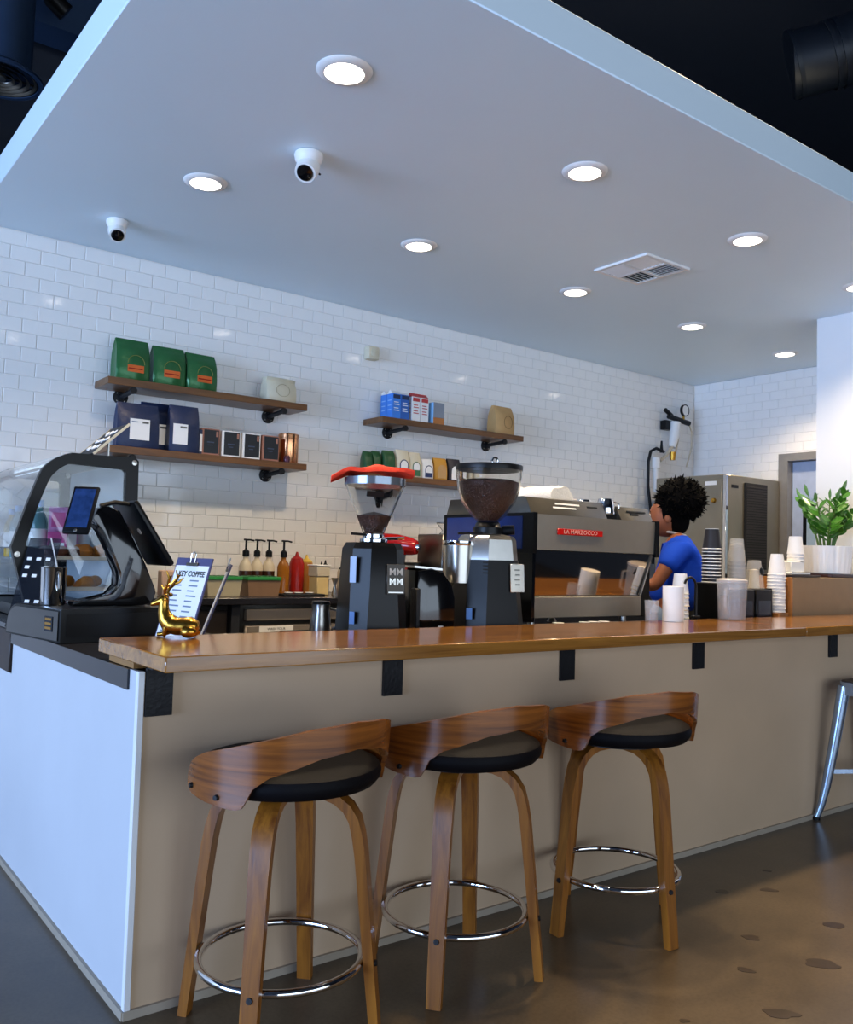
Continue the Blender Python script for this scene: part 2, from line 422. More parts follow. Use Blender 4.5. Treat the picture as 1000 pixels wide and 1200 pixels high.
# ================================================================ BAR TOP, WORKTOPS
bar = T('bar_counter', 'long glossy wooden bar top resting on black steel brackets', 'counter', (0, 0, .88))
B().box(-.005, 2.912, -.19, .33, .02, .06, .003).done('board', 'slab', bar)
B().box(2.915, 4.545, -.19, .33, .02, .06, .003).done('board', 'slab', bar)
B().box(.005, .05, .06, .26, 0.002, .02).done('apron', 'endgrain', bar)
for x in (.052, .804, 1.59, 2.384, 3.484):
    B().box(x-.036, x+.036, -.012, -.001, -.115, .02).box(x-.036, x+.036, -.05, -.001, .010, .0195).done('bracket', 'iron', bar)
M['worktop'] = mat('black_worktop', '#24242a', 0.22, var=(40, 0.2))
wt = T('work_counter', 'black worktop behind the bar carrying the grinders and espresso machine', 'counter', (0, 0, 0))
B().box(.125, 4.545, .345, .95, .825, .88, .003).done('worktop', 'worktop', wt)
B().box(.13, 4.5, .40, .90, 0, .824).done('cabinet_body', 'dark', wt)
wt = T('register_counter', 'black worktop along the white side wall carrying the cash register', 'counter', (0, 0, .825))
B().prism([(-.006, .072), (.12, .072), (.12, .955), (.62, .955), (.62, 1.39), (-.006, 1.39)], 0, .055, 'z').done('worktop', 'worktop', wt)
wt = T('register_cabinet', 'dark cabinet under the register worktop', 'cabinet', (.35, 1.17, 0))
B().box(-.22, .23, -.2, .21, 0, .824).done('cabinet_body', 'dark', wt)
cb = T('case_counter', 'low dark counter section carrying the curved pastry case', 'counter', (0, 0, 0))
B().box(-.008, .62, 1.395, 2.505, .712, .875, .003).done('front_panel', mat('dark_panel', '#2e211c', 0.5), cb)
B().box(-.014, .62, 1.393, 2.508, .876, .90, .003).done('worktop', 'worktop', cb)
B().box(.125, .6, 1.40, 2.5, 0, .71).done('cabinet_body', 'dark', cb)

bc = T('back_counter', 'black topped back counter along the tiled wall', 'counter', (0, 0, 0))
B().box(.66, 5.0, 1.90, 2.505, .93, .965, .003).done('worktop', 'worktop', bc)
B().box(1.155, 1.20, 1.92, 2.5, 0, .93).done('side_panel', 'dark', bc)
B().box(3.2, 5.0, 1.95, 2.5, 0, .93).done('cabinet_body', 'dark', bc)
cab = T('under_counter_cabinet', 'dark brown cabinet under the back counter beside the steel fridge', 'cabinet', (0, 0, 0))
B().box(.70, 1.15, 1.96, 2.5, 0, .925).done('body', mat('cabinet_brown', '#2b2320', 0.4), cab)
B().box(.715, 1.14, 1.945, 1.959, .05, .90, .003).done('door', mat('cabinet_door', '#38302b', 0.35), cab)
M['fridgesteel'] = mat('fridge_steel', '#a3978b', .35, .5, var=(20, .05))
fr = T('under_counter_fridge', 'stainless steel undercounter fridge with paper notice taped on it', 'fridge', (0, 0, 0))
B().box(1.22, 3.15, 1.96, 2.5, .02, .925).done('body', 'darksteel', fr)
for i in range(3):
    x0 = 1.24+.64*i
    dr_ = B().box(x0, x0+.62, 1.925, 1.96, .845, .905, .004).done('drawer', 'fridgesteel', fr)
    d2 = B().box(x0, x0+.62, 1.935, 1.96, .10, .82, .006).done('door', 'fridgesteel', fr)
    B().box(x0+.2, x0+.58, 1.925, 1.935, .74, .79, .004).done('handle', 'black', d2)
nb = B().box(1.32, 1.52, 1.932, 1.9345, .765, .815).done('notice', 'paper', fr)
text('notice_text', 'WASH YOUR\nHANDS', 'black', nb, (1.42, 1.9315, .79), (PI/2, 0, 0), .018)

# ================================================================ STOOLS
def make_stool(name, label, loc, legrot, cang, group):
    t = T(name, label, 'stool', loc, 0, group)
    # round cushion
    prof = [(0.0, .612), (.205, .612), (.229, .618), (.242, .634), (.244, .648), (.238, .662), (.217, .672), (.16, .676), (.08, .674), (0.0, .672)]
    B().lathe(prof, 40).done('seat', 'leather', t)
    sp = B().lathe([(0, .600), (.16, .600), (.16, .611), (0, .611)], 32).done('seat_plate', 'black', t)
    # bent plywood backrest: wraps round the seat, cut away between rail and cushion
    bk = B(); c = math.radians(cang); N = 72; inner = []; outer = []
    def lerp(tab, u):
        for (a, va), (b_, vb) in zip(tab, tab[1:]):
            if u <= b_: return va+(vb-va)*(u-a)/(b_-a)
        return tab[-1][1]
    top = [(0, .800), (.25, .790), (.45, .768), (.8, .724), (.9, .703), (.96, .684), (1, .655)]
    bot = [(0, .735), (.2, .722), (.45, .679), (.53, .650), (.555, .625), (.575, .605), (.62, .600), (.8, .606), (.97, .616), (1, .63)]
    rows = []
    NZ = 5
    for i in range(N+1):
        v = -1+2*i/N; u = abs(v); a = c+v*math.radians(108)
        zt, zb = lerp(top, u), lerp(bot, u)
        col = []
        for side in (0, 1):
            for k in range(NZ+1):
                z = zb+(zt-zb)*(k if side == 0 else NZ-k)/NZ
                r = .247+.05*max(0, z-.66)+(.012 if side == 0 else 0)
                col.append((r*math.cos(a), r*math.sin(a), z))
        rows.append(col)
    bk.loft(rows); o = bk.done('backrest', 'walnut', t, ang=50)
    for v in (-.93, -.72, .72, .93):
        a = c+v*math.radians(108); r = .261
        z = lerp(bot, abs(v))+.02
        B().cyl((r*math.cos(a)-.003*math.cos(a), r*math.sin(a)-.003*math.sin(a), z), ((r+.005)*math.cos(a), (r+.005)*math.sin(a), z), .0075, .006, 12).done('bolt', 'iron', o)
    # four bentwood legs
    path = [(.252, 0), (.246, .06), (.233, .17), (.219, .30), (.203, .44)]
    path += [(.206-.012+.0, .49), (.184, .527), (.165, .556), (.138, .576), (.105, .587), (.06, .589), (.035, .589)]
    n = len(path)
    W = [.040, .041, .043, .046, .050, .052, .053, .053, .053, .053, .053, .053]; TT = [.024, .025, .026, .027, .028, .027, .026, .025, .024, .022, .02, .02]
    L = B(); L.bar([(r, 0, z) for r, z in path], W, TT, (0, 1, 0)); lm = L.mesh('leg', 35); lm.materials.append(M['legwood'])
    Bm = B(); Bm.cyl((.243, 0, .17), (.251, 0, .172), .009, .007, 12); bm_ = Bm.mesh('bolt'); bm_.materials.append(M['iron'])
    for k in range(4):
        l = bpy.data.objects.new('leg', lm); COL.objects.link(l); l.parent = t; l.rotation_euler = (0, 0, math.radians(legrot+90*k))
        bo = bpy.data.objects.new('bolt', bm_); COL.objects.link(bo); bo.parent = l
    B().tube([(.208*math.cos(2*PI*i/48), .208*math.sin(2*PI*i/48), .17) for i in range(48)], .0105, 10, True).done('footrest_ring', 'chrome', t)
    return t
make_stool('bar_stool', 'walnut bar stool beside the white bar corner, farthest from the metal stool', (.318, -.232, 0), 45, -80, 'walnut bar stools')
make_stool('bar_stool', 'walnut bar stool standing between the two other walnut stools', (.888, -.242, 0), 39, -91, 'walnut bar stools')
make_stool('bar_stool', 'walnut bar stool with overlapping legs, nearest the grey metal stool', (1.558, -.275, 0), -5, -101, 'walnut bar stools')
# folded sheet-steel stool
t = T('metal_stool', 'galvanised steel stool with splayed legs and dark seat, against the bar', 'stool', (3.53, -.235, 0))
B().prism(rrect(-.155, .155, -.155, .155, .05), .64, .662, 'z').done('seat_rim', 'galv', t)
B().prism(rrect(-.15, .15, -.15, .15, .05), .6625, .668, 'z').done('seat_pad', mat('seat_pad_brown', '#4a3a33', 0.5), t)
for sx in (-1, 1):
    for sy in (-1, 1):
        pts = [(sx*.128, sy*.128, .64), (sx*.155, sy*.155, .40), (sx*.185, sy*.185, .16), (sx*.20, sy*.20, .07), (sx*.215, sy*.215, .012)]
        lg = B().tube(pts, [.030, .026, .021, .017, .016], 10).done('leg', 'galv', t)
        B().lathe([(.018, 0), (.018, .012), (.014, .016)], 12, (sx*.216, sy*.216, 0)).done('rubber_foot', 'black', lg)
for a, b_ in (((-1, -1), (1, 1)), ((-1, 1), (1, -1))):
    B().bar([(a[0]*.178, a[1]*.178, .23), (0, 0, .262 if a[1] < 0 else .248), (b_[0]*.178, b_[1]*.178, .23)], .02, .005, (0, 0, 1)).done('cross_brace', 'galv', t)
for k in range(4):
    B(Matrix.Rotation(k*PI/2, 4, 'Z')).box(-.125, .125, -.152, -.146, .60, .64).done('skirt', 'galv', t)

# ================================================================ CEILING FIXTURES
def downlight(x, y, power, label, group='recessed ceiling downlights'):
    t = T('ceiling_downlight', label, 'light', (x, y, ZC), 0, group)
    B().lathe([(.066, -.012), (.072, -.012), (.092, -.004), (.094, -.0005), (.066, -.0005)], 40, cap=False).done('trim_ring', 'white', t)
    B().lathe([(0, -.0105), (.066, -.0105), (.066, -.0055), (0, -.0055)], 32).done('lens', 'lamp', t)
    l = bpy.data.lights.new('downlight_bulb', 'SPOT'); l.energy = power; l.color = (1.0, 0.78, 0.50); l.spot_size = math.radians(125); l.spot_blend = .9; l.shadow_soft_size = .06
    o = bpy.data.objects.new('downlight_bulb', l); COL.objects.link(o); o.parent = t; o.location = (0, 0, -.03)
DL = 86
where = ['recessed downlight in the canopy corner above the register side', 'second downlight along the canopy front edge', 'third downlight along the canopy front edge', 'downlight by the canopy front edge beside the partition wall']
for i, x in enumerate((.655, 1.815, 2.975, 4.08)): downlight(x, .165, DL, where[i])
where = ['recessed downlight closest to the small camera by the tiles', 'second downlight in the row nearer the tiled wall', 'recessed downlight just behind the ceiling vent', 'recessed downlight between the vent and the tiled corner', 'recessed downlight above the steel framed doorway']
for i, x in enumerate((.665, 1.825, 2.985, 4.115, 5.25)): downlight(x, 1.312, DL, where[i])
def turret(loc, lab, aim, s=1.0):
    t = T('security_camera', lab, 'camera', loc, aim)
    B().lathe([(0, -.002), (.056*s, -.002), (.058*s, -.012), (.054*s, -.03*s), (.045*s, -.042*s), (0, -.042*s)], 32).done('base', 'white', t)
    X = Matrix.Translation((0, 0, -.055*s)) @ Matrix.Rotation(math.radians(138), 4, 'Y')
    hd = B(X); hd.lathe([(0, -.04*s), (.03*s, -.036*s), (.044*s, -.018*s), (.047*s, 0), (.046*s, .02*s), (.042*s, .052*s), (0, .052*s)], 32)
    h = hd.done('head', 'white', t)
    B(X).lathe([(0, .0525*s), (.034*s, .0525*s), (.032*s, .057*s), (.02*s, .060*s), (0, .062*s)], 28).done('lens', 'gloss', h)
    B(X).cyl((.03*s, .03*s, -.01*s), (.04*s, .038*s, -.012*s), .004*s, None, 8).done('screw', 'iron', h)
turret((.871, .776, ZC), 'white turret security camera in the middle of the canopy', math.radians(-140))
turret((.520, 2.03, ZC), 'small white security camera close to the tiled wall', math.radians(-100), .9)
t = T('ceiling_vent', 'square white louvred air vent flush in the canopy', 'vent', (2.947, .79, ZC))
a = .18
B().box(-a, a, -a, -a+.022, -.012, 0).box(-a, a, a-.022, a, -.012, 0).box(-a, -a+.022, -a+.022, a-.022, -.012, 0).box(a-.022, a, -a+.022, a-.022, -.012, 0).done('frame', 'white', t)
B().box(-a+.022, a-.022, -a+.022, a-.022, -.002, -.0005).done('duct_opening', 'dark', t)
B().box(-.008, .008, -a+.022, a-.022, -.014, -.002).box(-a+.022, -.008, -.008, .008, -.014, -.002).box(.008, a-.022, -.008, .008, -.014, -.002).done('divider', 'white', t)
for qx in (0, 1):
    for qy in (0, 1):
        for k in range(6):
            o0 = .012+.024*k
            if (qx+qy) % 2 == 0:
                y = (-a+.024+.0245*k+.01) if qy == 0 else (.010+.0245*k+.012)
                x0, x1 = (-a+.023, -.009) if qx == 0 else (.009, a-.023)
                X = Matrix.Translation((0, y, -.007)) @ Matrix.Rotation(math.radians(40 if qy else -40), 4, 'X')
                B(X).box(x0, x1, -.009, .009, -.0008, .0008).done('louvre', 'white', t)
            else:
                x = (-a+.024+.0245*k+.01) if qx == 0 else (.010+.0245*k+.012)
                y0, y1 = (-a+.023, -.009) if qy == 0 else (.009, a-.023)
                X = Matrix.Translation((x, 0, -.007)) @ Matrix.Rotation(math.radians(-40 if qx else 40), 4, 'Y')
                B(X).box(-.009, .009, y0, y1, -.0008, .0008).done('louvre', 'white', t)
# round duct drop and diffuser over the left side, exposed dark duct on the right
t = T('duct_diffuser', 'round dark blue duct drop with ringed ceiling diffuser', 'duct', (-.055, 1.95, 3.28))
B().lathe([(.135, .03), (.135, 1.015)], 40).done('duct_pipe', 'darkblue', t)
B().lathe([(.135, .03), (.15, .025), (.185, .0), (.185, -.012), (.165, -.012), (.165, .004), (.135, .02)], 44, cap=False).done('rim', 'darkblue', t)
for k, r in enumerate((.145, .115, .085, .055)):
    B().lathe([(r, .0), (r+.012, -.010), (r+.013, -.010), (r+.004, .006)], 40, cap=False).done('ring_vane', 'darksteel', t)
B().lathe([(0, -.008), (.03, -.008), (.032, .004), (0, .004)], 24).done('centre_cap', 'steel', t)
B().box(-.16, .16, -.004, .004, .004, .012).box(-.004, .004, -.16, .16, .004, .012).done('spider', 'darksteel', t)
t = T('ceiling_duct', 'dark spiral ceiling duct with an elbow above the canopy', 'duct', (3.05, -.02, 3.62))
dirx = Vector((.52, -.80, .28)).normalized()
B().tube([(0, 0, 0), (.05, -.08, .008), (.12, -.19, .03), (.22, -.34, .09), (.42, -.64, .19), (.9, -1.4, .45)], .155, 32).done('duct_pipe', 'ductblack', t)
for p in ((.0, 0, 0), (.085, -.135, .018), (.105, -.165, .024), (.25, -.385, .1)):
    B().tube([Vector(p), Vector(p)+dirx*.02], .163, 32).done('duct_band', 'ductblack', t)
t = T('ceiling_beam', 'dark blue steel beam running across the black upper ceiling', 'beam', (0, 0, 0))
B().box(-3.5, 6.5, 2.22, 2.42, 3.75, 4.28).done('beam_body', 'darkblue', t)
t = T('ceiling_pipe', 'black bent pipe hanging in front of the dark blue beam', 'pipe', (.12, 2.05, 3.72))
B().tube([(.0, 0, .56), (0, 0, .25), (.02, 0, .14), (.06, 0, .06), (.12, .0, .02)], .045, 14).done('pipe_run', 'black', t)
t = T('track_spotlight', 'black track spotlight hanging below the round diffuser', 'light', (-.17, 2.36, 3.16))
B().cyl((0, 0, .05), (0, 0, 1.13), .008).done('stem', 'darksteel', t)
B().box(-.2, .2, -.02, .02, .02, .05).done('track', 'iron', t)
B().cyl((.02, 0, .01), (.14, -.03, -.03), .03, .035, 16).done('lamp_head', 'black', t)
# warm track lamps hung from the black ceiling just above the canopy edge
for i, x in enumerate((.9, 2.3)):
    t = T('track_lamp', ['black track lamp above the canopy, over the register side', 'black track lamp above the canopy, over the metal stool side'][i], 'light', (x, -.335, 3.9))
    B().cyl((0, 0, .0), (0, 0, .398), .008).done('stem', 'iron', t)
    B().lathe([(.07, -.1), (.075, -.1), (.06, .0), (0, .01)], 24, cap=False).done('lamp_head', 'black', t)
    l = bpy.data.lights.new('track_bulb', 'SPOT'); l.energy = 230; l.color = (1.0, .76, .50); l.spot_size = math.radians(120); l.spot_blend = .6; l.shadow_soft_size = .09
    o = bpy.data.objects.new('track_bulb', l); COL.objects.link(o); o.parent = t; o.location = (0, 0, -.11); o.rotation_euler = (math.radians(-22), 0, 0)
# small alarm box on the tiles
t = T('alarm_box', 'small white alarm sounder box on the tiles between shelves', 'alarm', (2.33, YW-.0085, 2.515))
B().box(-.042, .042, -.06, 0, -.042, .042, .006).done('case', 'cream', t)
B().lathe([(0, 0), (.026, 0), (.026, .006), (0, .01)], 20).done('lens', 'cream', t, (.0, -.06, 0), (PI/2, 0, 0))
# ================================================================ REGISTER END
def frame_mat(o, ux, uy, uz):
    """matrix with given local axes"""
    m = Matrix((Vector(ux), Vector(uy), Vector(uz))).transposed().to_4x4(); m.translation = Vector(o); return m
t = T('cash_drawer', 'black cash drawer with rounded end under the register stand', 'cash drawer', (.004, .765, .881), math.radians(9))
op = [(0, 0), (0, .112), (.36, .112)] + [(.36+.09*math.sin(a), .022+.09*math.cos(a)) for a in [PI/2*i/6 for i in range(1, 7)]] + [(.45, 0)]
B().prism(op, 0, .40, 'x', .004).done('body', 'satin', t)
B().prism([(.012+.42*(p[0]/.45), .008+.096*(p[1]/.112)) for p in op], -.004, 0, 'x').done('front_panel', 'gloss', t)
lg = B().box(-.006, -.0042, .05, .11, .035, .085).done('logo_plate', 'dark', t)
for k in range(3): B().box(-.007, -.006, .056, .104, .042+.015*k, .050+.015*k).done('logo_bar', 'gold', lg)
B().box(.02, .38, -.002, 0, .02, .095).done('side_panel', 'black', t)
t = T('register_stand', 'glossy black curved point-of-sale stand with tilted touch screen', 'register', (0, 0, .995))
prof = [(.085, 0), (.335, 0)] + [(.335+.045*math.sin(a), .045-.045*math.cos(a)) for a in [math.radians(d) for d in (30, 60, 90, 110)]]
prof += [(.335, .15), (.29, .24), (.235, .34), (.195, .355), (.155, .345), (.14, .31), (.155, .285), (.185, .27), (.215, .20), (.255, .12), (.255, .07), (.225, .035), (.16, .018), (.085, .014)]
B().prism(prof, .92, 1.03, 'y', .006).done('stand_arm', 'gloss', t)
p0, p1 = Vector((.285, 0, .385)), Vector((.435, 0, .155)); dz = (p1-p0).normalized(); nr = Vector((-dz.z, 0, dz.x))
X = frame_mat((p0.x, .885, p0.z), (0, 1, 0), dz, nr)
sc = B(X).box(0, .25, 0, .275, -.022, 0, .008, 2).done('screen_body', 'satin', t)
B(X).box(.012, .238, .012, .263, .0005, .002).done('screen_glass', 'gloss', sc)
B(X).lathe([(0, 0), (.012, 0), (.012, .003), (0, .004)], 20, (.10, .12, -.026)).done('emblem', 'white', sc)
B().tube([(.165, .93, .355), (.22, .935, .372), (.30, .94, .365)], .008, 8).done('tablet_arm', 'black', t)
# customer-facing payment tablet
ux = Vector((.80, -.60, 0)).normalized(); uy = Vector((.115, .03, .165)).normalized(); uy = (uy-ux*uy.dot(ux)).normalized(); uz = ux.cross(uy)
M['screen'] = mat('screen', '#3f62a6', 0.2, var=(9, 0.5), col2='#0b1326', emit=0.0)
t = T('payment_tablet', 'small black payment tablet facing customers, blue reflection painted on dark screen', 'tablet', (.068, .885, 1.25))
X = frame_mat((0, 0, 0), ux, uy, uz)
bd = B(X).box(-.046, .046, 0, .195, -.016, 0, .006, 2).done('body', 'black', t)
B(X).box(-.037, .037, .022, .182, 0, .0012).done('screen', mat('screen_blue_reflection', '#2c4a86', 0.25, var=(26, 0.5), col2='#020306', emit=.05, spec=.2), t)  # blue patches and faint glow paint a window reflection on a dark screen
B(X).lathe([(0, 0), (.006, 0), (.005, .001), (0, .001)], 14, (0, .011, 0)).done('button', 'steel', t)
t = T('steel_tumbler', 'polished steel tumbler on top of the cash drawer', 'cup', (.038, 1.0, .9945), math.radians(-75))
B().lathe([(.0, .0), (.039, 0), (.041, .004), (.043, .13), (.045, .133), (.042, .134), (.040, .13), (.038, .01), (0, .008)], 32).done('cup_body', 'chrome', t)
B().tube([(.04, -.005, .05), (.056, -.012, .06), (.058, -.013, .10), (.043, -.006, .115)], .004, 8).done('handle', 'steel', t)
B().tube([(.01, 0, .02), (.02, 0, .13), (.075, -.06, .235)], .0022, 6).done('straw', 'white', t)
# leaning clear price sign with white spots
M['smoke'] = mat('smoked_acrylic', '#20242c', 0.05, var=False, alpha=.5)
t = T('acrylic_sign', 'leaning smoked acrylic sign with rows of white marks beside the register', 'sign', (-.045, 1.335, .882))
ux = Vector((.62, -.78, 0)).normalized(); uy = Vector((.14, .015, .34)).normalized(); uy = (uy-ux*uy.dot(ux)).normalized()
X = frame_mat((0, 0, 0), ux, uy, ux.cross(uy))
B(X).box(0, .14, 0.012, .37, -.004, 0).done('panel', 'smoke', t)
for r in range(8):
    if r in (3, 4): continue
    for c in range(3):
        if (r*5+c) % 7 == 3: continue
        B(X).box(-.0+.014+.042*c, .034+.042*c, .04+.034*r, .052+.034*r, .0005, .002).done('mark', 'white', t)
# clipboards
def clip(label, loc, ux, uy, w_, h_, board, front=True):
    ux = Vector(ux).normalized(); uy = Vector(uy).normalized(); uy = (uy-ux*uy.dot(ux)).normalized(); uz = ux.cross(uy)
    t = T('clipboard', label, 'clipboard', loc)
    X = frame_mat((0, 0, 0), ux, uy, uz)
    B(X).box(-w_/2, w_/2, 0, h_, -.005, 0).done('board', board, t)
    pp = B(X).box(-w_/2+.006, w_/2-.006, .006, h_-.028, .0006, .0016).done('menu_sheet', 'paper', t)
    cl = B(X).box(-.032, .032, h_-.030, h_-.018, .0018, .008, .002).done('clamp', 'darksteel', t)
    B(X).tube([(-.012, h_-.02, .006), (-.012, h_+.012, .008), (0, h_+.02, .008), (.012, h_+.012, .008), (.012, h_-.02, .006)], .0022, 8).done('clamp_loop', 'chrome', cl)
    return t, X, pp
M['boardblue'] = mat('blue_board', '#4c4c72', 0.5)
t, X, pp = clip('upright clipboard with a printed white menu behind the gold deer', (.315, .60, .882), (.22, -.97, 0), (.085, 0, .28), .20, .305, 'boardblue')
R = X.to_euler()
def on_sheet(x, y): return X @ Vector((x, y, .0022))
text('heading', 'KEY COFFEE', 'black', pp, on_sheet(.008, .247), R, .027, bold=.0006)
rnd = random.Random(3)
M['ink'] = mat('grey_ink', '#7a8698', 0.6)
for k in range(11):
    y = .222-.018*k
    for x0, ww in ((-.075, rnd.uniform(.035, .06)), (.01, rnd.uniform(.035, .06))):
        B(X).box(x0, x0+ww, y, y+.005, .0016, .0021).done('text_line', 'ink', pp)
clip('clipboard standing edge-on just behind the menu clipboard', (.47, .72, .882), (-.40, -.92, 0), (.105, 0, .265), .20, .29, M['boardblue'])
tag(B().box(-.07, .07, -.05, .05, 0, .001).done('paper_slip', 'paper', None, (.62, .85, .8808), (0, 0, .4)), 'loose white paper slip lying on the black worktop', 'paper')

# gold reclining deer
t = T('deer_figurine', 'golden reclining deer figurine with antlers on the bar top', 'figurine', (.20, .262, .941), math.radians(-37))
t.scale = (.93, 1.15, .97)
# local x = image right; head to the left
def ell(cx, cz, a, b_, yw, n=14, tilt=0): return None
dm = B()
spine = [(.070, .026, .012, .012), (.062, .030, .024, .020), (.045, .034, .031, .026), (.022, .034, .028, .025), (.0, .034, .028, .024), (-.022, .040, .031, .024), (-.036, .058, .025, .020), (-.043, .078, .019, .016), (-.044, .098, .016, .014), (-.043, .112, .016, .014)]
rings = []
for i, (x, z, a_, b2) in enumerate(spine):
    p = spine[max(0, i-1)]; q_ = spine[min(len(spine)-1, i+1)]
    d_ = Vector((q_[0]-p[0], 0, q_[1]-p[1])).normalized(); nn = Vector((-d_.z, 0, d_.x))
    rings.append([Vector((x, 0, z))+nn*(a_*math.cos(2*PI*k/14))+Vector((0, 1, 0))*(b2*math.sin(2*PI*k/14)) for k in range(14)])
dm.loft(rings)
body = dm.done('body', 'gold', t, ang=80)
hd = B(); rings = []
for x, z, a_, b2 in [(-.030, .116, .010, .010), (-.040, .116, .017, .014), (-.052, .112, .016, .013), (-.066, .106, .011, .010), (-.079, .101, .008, .008), (-.085, .098, .005, .006)]:
    rings.append([(x, b2*math.sin(2*PI*k/12), z+a_*math.cos(2*PI*k/12)) for k in range(12)])
hd.loft(rings); head = hd.done('head', 'gold', t, ang=80)
for s in (-1, 1):
    B().ball((-.030, s*.020, .128), .014, (.5, .9, .5), 10, 6).done('ear', 'gold', head)
    main = [(-.038, s*.008, .126), (-.036, s*.020, .146), (-.022, s*.032, .162), (-.016, s*.040, .182), (-.024, s*.044, .204)]
    an = B().tube(main, [.0055, .005, .0048, .004, .002], 8).done('antler', 'gold', head)
    B().tube([main[1], (-.048, s*.020, .16)], [.004, .0018], 6).done('tine', 'gold', an)
    B().tube([main[2], (-.008, s*.034, .168), (.004, s*.036, .182)], [.0045, .004, .002], 6).done('tine', 'gold', an)
    B().tube([main[3], (-.008, s*.040, .19)], [.004, .0018], 6).done('tine', 'gold', an)
    B().ball((.045, s*.022, .020), .024, (1.1, .55, .8), 12, 8).done('haunch', 'gold', t)
B().tube([(-.028, -.012, .03), (-.034, -.014, .006), (-.030, -.014, .004)], [.012, .007, .006], 10).done('leg', 'gold', t)
B().tube([(-.02, .014, .02), (-.046, .016, .008), (-.066, .016, .006)], [.011, .007, .006], 10).done('leg', 'gold', t)

# ---------------------------------------------------------------- curved glass pastry case
t = T('pastry_case', 'curved glass pastry display case with black end frames', 'display case', (0, 0, .901))
z0 = .901
out = [(-.016, 1.194), (.03, 1.35), (.076, 1.487), (.098, 1.524), (.131, 1.553), (.162, 1.569), (.199, 1.577), (.45, 1.587), (.468, 1.57), (.472, 1.30), (.472, .905), (.06, .905), (.025, 1.05)]
inn = [(.036, 1.200), (.07, 1.34), (.107, 1.452), (.125, 1.487), (.149, 1.512), (.172, 1.528), (.203, 1.536), (.405, 1.530), (.415, 1.52), (.42, 1.30), (.42, .96), (.125, .96), (.105, 1.188)]
def smooth(P, i0, i1, n=4):
    Q = list(P[:i0])
    for i in range(i0, i1):
        p0, p1, p2, p3 = P[max(i-1, 0)], P[i], P[i+1], P[min(i+2, len(P)-1)]
        for k in range(n):
            u = k/n
            Q.append(tuple(.5*(2*p1[d]+(p2[d]-p0[d])*u+(2*p0[d]-5*p1[d]+4*p2[d]-p3[d])*u*u+(3*p1[d]-p0[d]-3*p2[d]+p3[d])*u**3) for d in (0, 1)))
    return Q+list(P[i1:])
out = smooth(out, 1, 6); inn = smooth(inn, 1, 6)
out = [(a, b_-z0) for a, b_ in out]; inn = [(a, b_-z0) for a, b_ in inn]
def ring_frame(y0, y1):
    q = B(); n = len(out)
    q.loft([[(a, y0, b_) for a, b_ in out], [(a, y1, b_) for a, b_ in out], [(a, y1, b_) for a, b_ in inn], [(a, y0, b_) for a, b_ in inn], [(a, y0, b_) for a, b_ in out]], cap=False)
    bmesh.ops.remove_doubles(q.bm, verts=q.bm.verts, dist=1e-5)
    return q
for y0, y1 in ((1.42, 1.452), (2.40, 2.432)):
    f = ring_frame(y0, y1).done('end_frame', 'satin', t, ang=30)
    B().prism(inn, y0+.012, y0+.016, 'y').done('end_glass', 'glass', f)
    for kx, kz in ((.006, 1.166), (.448, 1.562)):
        B().lathe([(0, 0), (.012, 0), (.011, .008), (0, .009)], 20).done('knob', 'steel', f, (kx, y0, kz-z0), (PI/2, 0, 0))
g = B(); cu = out[:22]
th = .005
g.loft([[(a, 1.452, b_) for a, b_ in cu]+[(a+th, 1.452, b_-th) for a, b_ in cu[::-1]], [(a, 2.40, b_) for a, b_ in cu]+[(a+th, 2.40, b_-th) for a, b_ in cu[::-1]]])
g.done('front_glass', 'glass', t, ang=60)
B().box(.20, .468, 1.452, 2.40, .672, .684).done('top_panel', 'satin', t)
B().box(.462, .472, 1.452, 2.40, .04, .67).done('back_door', mat('grey_glass', '#8b959c', 0.12), t)
B().box(.08, .46, 1.452, 2.40, .004, .05).done('base_deck', 'satin', t)
sh = B().box(.09, .455, 1.46, 2.39, .238, .246).done('shelf', 'cupclear', t)
B().box(.10, .455, 1.46, 2.39, .112, .120).done('shelf', 'cupclear', t)
B().tube([(.20, 1.47, .655), (.20, 2.38, .655)], .010, 10).done('light_tube', mat('led_tube', '#cfe4ff', 0.3, var=False, emit=2.5), t)
# trays, pastries, drinks inside
M['tray'] = mat('white_tray', '#d9d5cf', 0.4)
M['bun'] = mat('golden_pastry', '#c47a2a', 0.45, var=(30, 0.3), bump=(30, 0.4)); M['choc'] = mat('chocolate', '#5a2c1c', 0.4, bump=(40, 0.4)); M['icing'] = mat('icing', '#d8cfd0', 0.4)
for lab, zz in (('white pastry tray on the upper shelf of the case', 1.1475), ('white pastry tray on the lower shelf of the case', 1.0215)):
    B_ = B().box(-.16, .16, -.14, .14, 0, .006).box(-.16, -.154, -.14, .14, .006, .016).box(.154, .16, -.14, .14, .006, .016).box(-.154, .154, -.14, -.134, .006, .016).box(-.154, .154, .134, .14, .006, .016)
    bmesh.ops.remove_doubles(B_.bm, verts=B_.bm.verts, dist=1e-5)
    tag(B_.done('pastry_tray', 'tray', None, (.275, 1.62, zz)), lab, 'tray')
def fnb(seed):
    r_ = random.Random(seed); p = [r_.uniform(0, 6) for _ in range(3)]
    return lambda d: 1+.07*math.sin(7*d.x+p[0])+.06*math.sin(8*d.y+p[1])+.05*math.sin(9*d.z+p[2])
for i, (x, y, r) in enumerate([(.285, 1.53, .038), (.375, 1.535, .04), (.315, 1.62, .038), (.392, 1.63, .034), (.36, 1.71, .034)]):
    o = B().ball((0, 0, r*.8), r, (1.1, 1, .8), 16, 10, fnb(i)).done('pastry_bun', 'bun', None, (x, y, 1.1537))
    tag(o, 'golden brown bun on the upper white tray', 'pastry', 'buns on the upper tray')
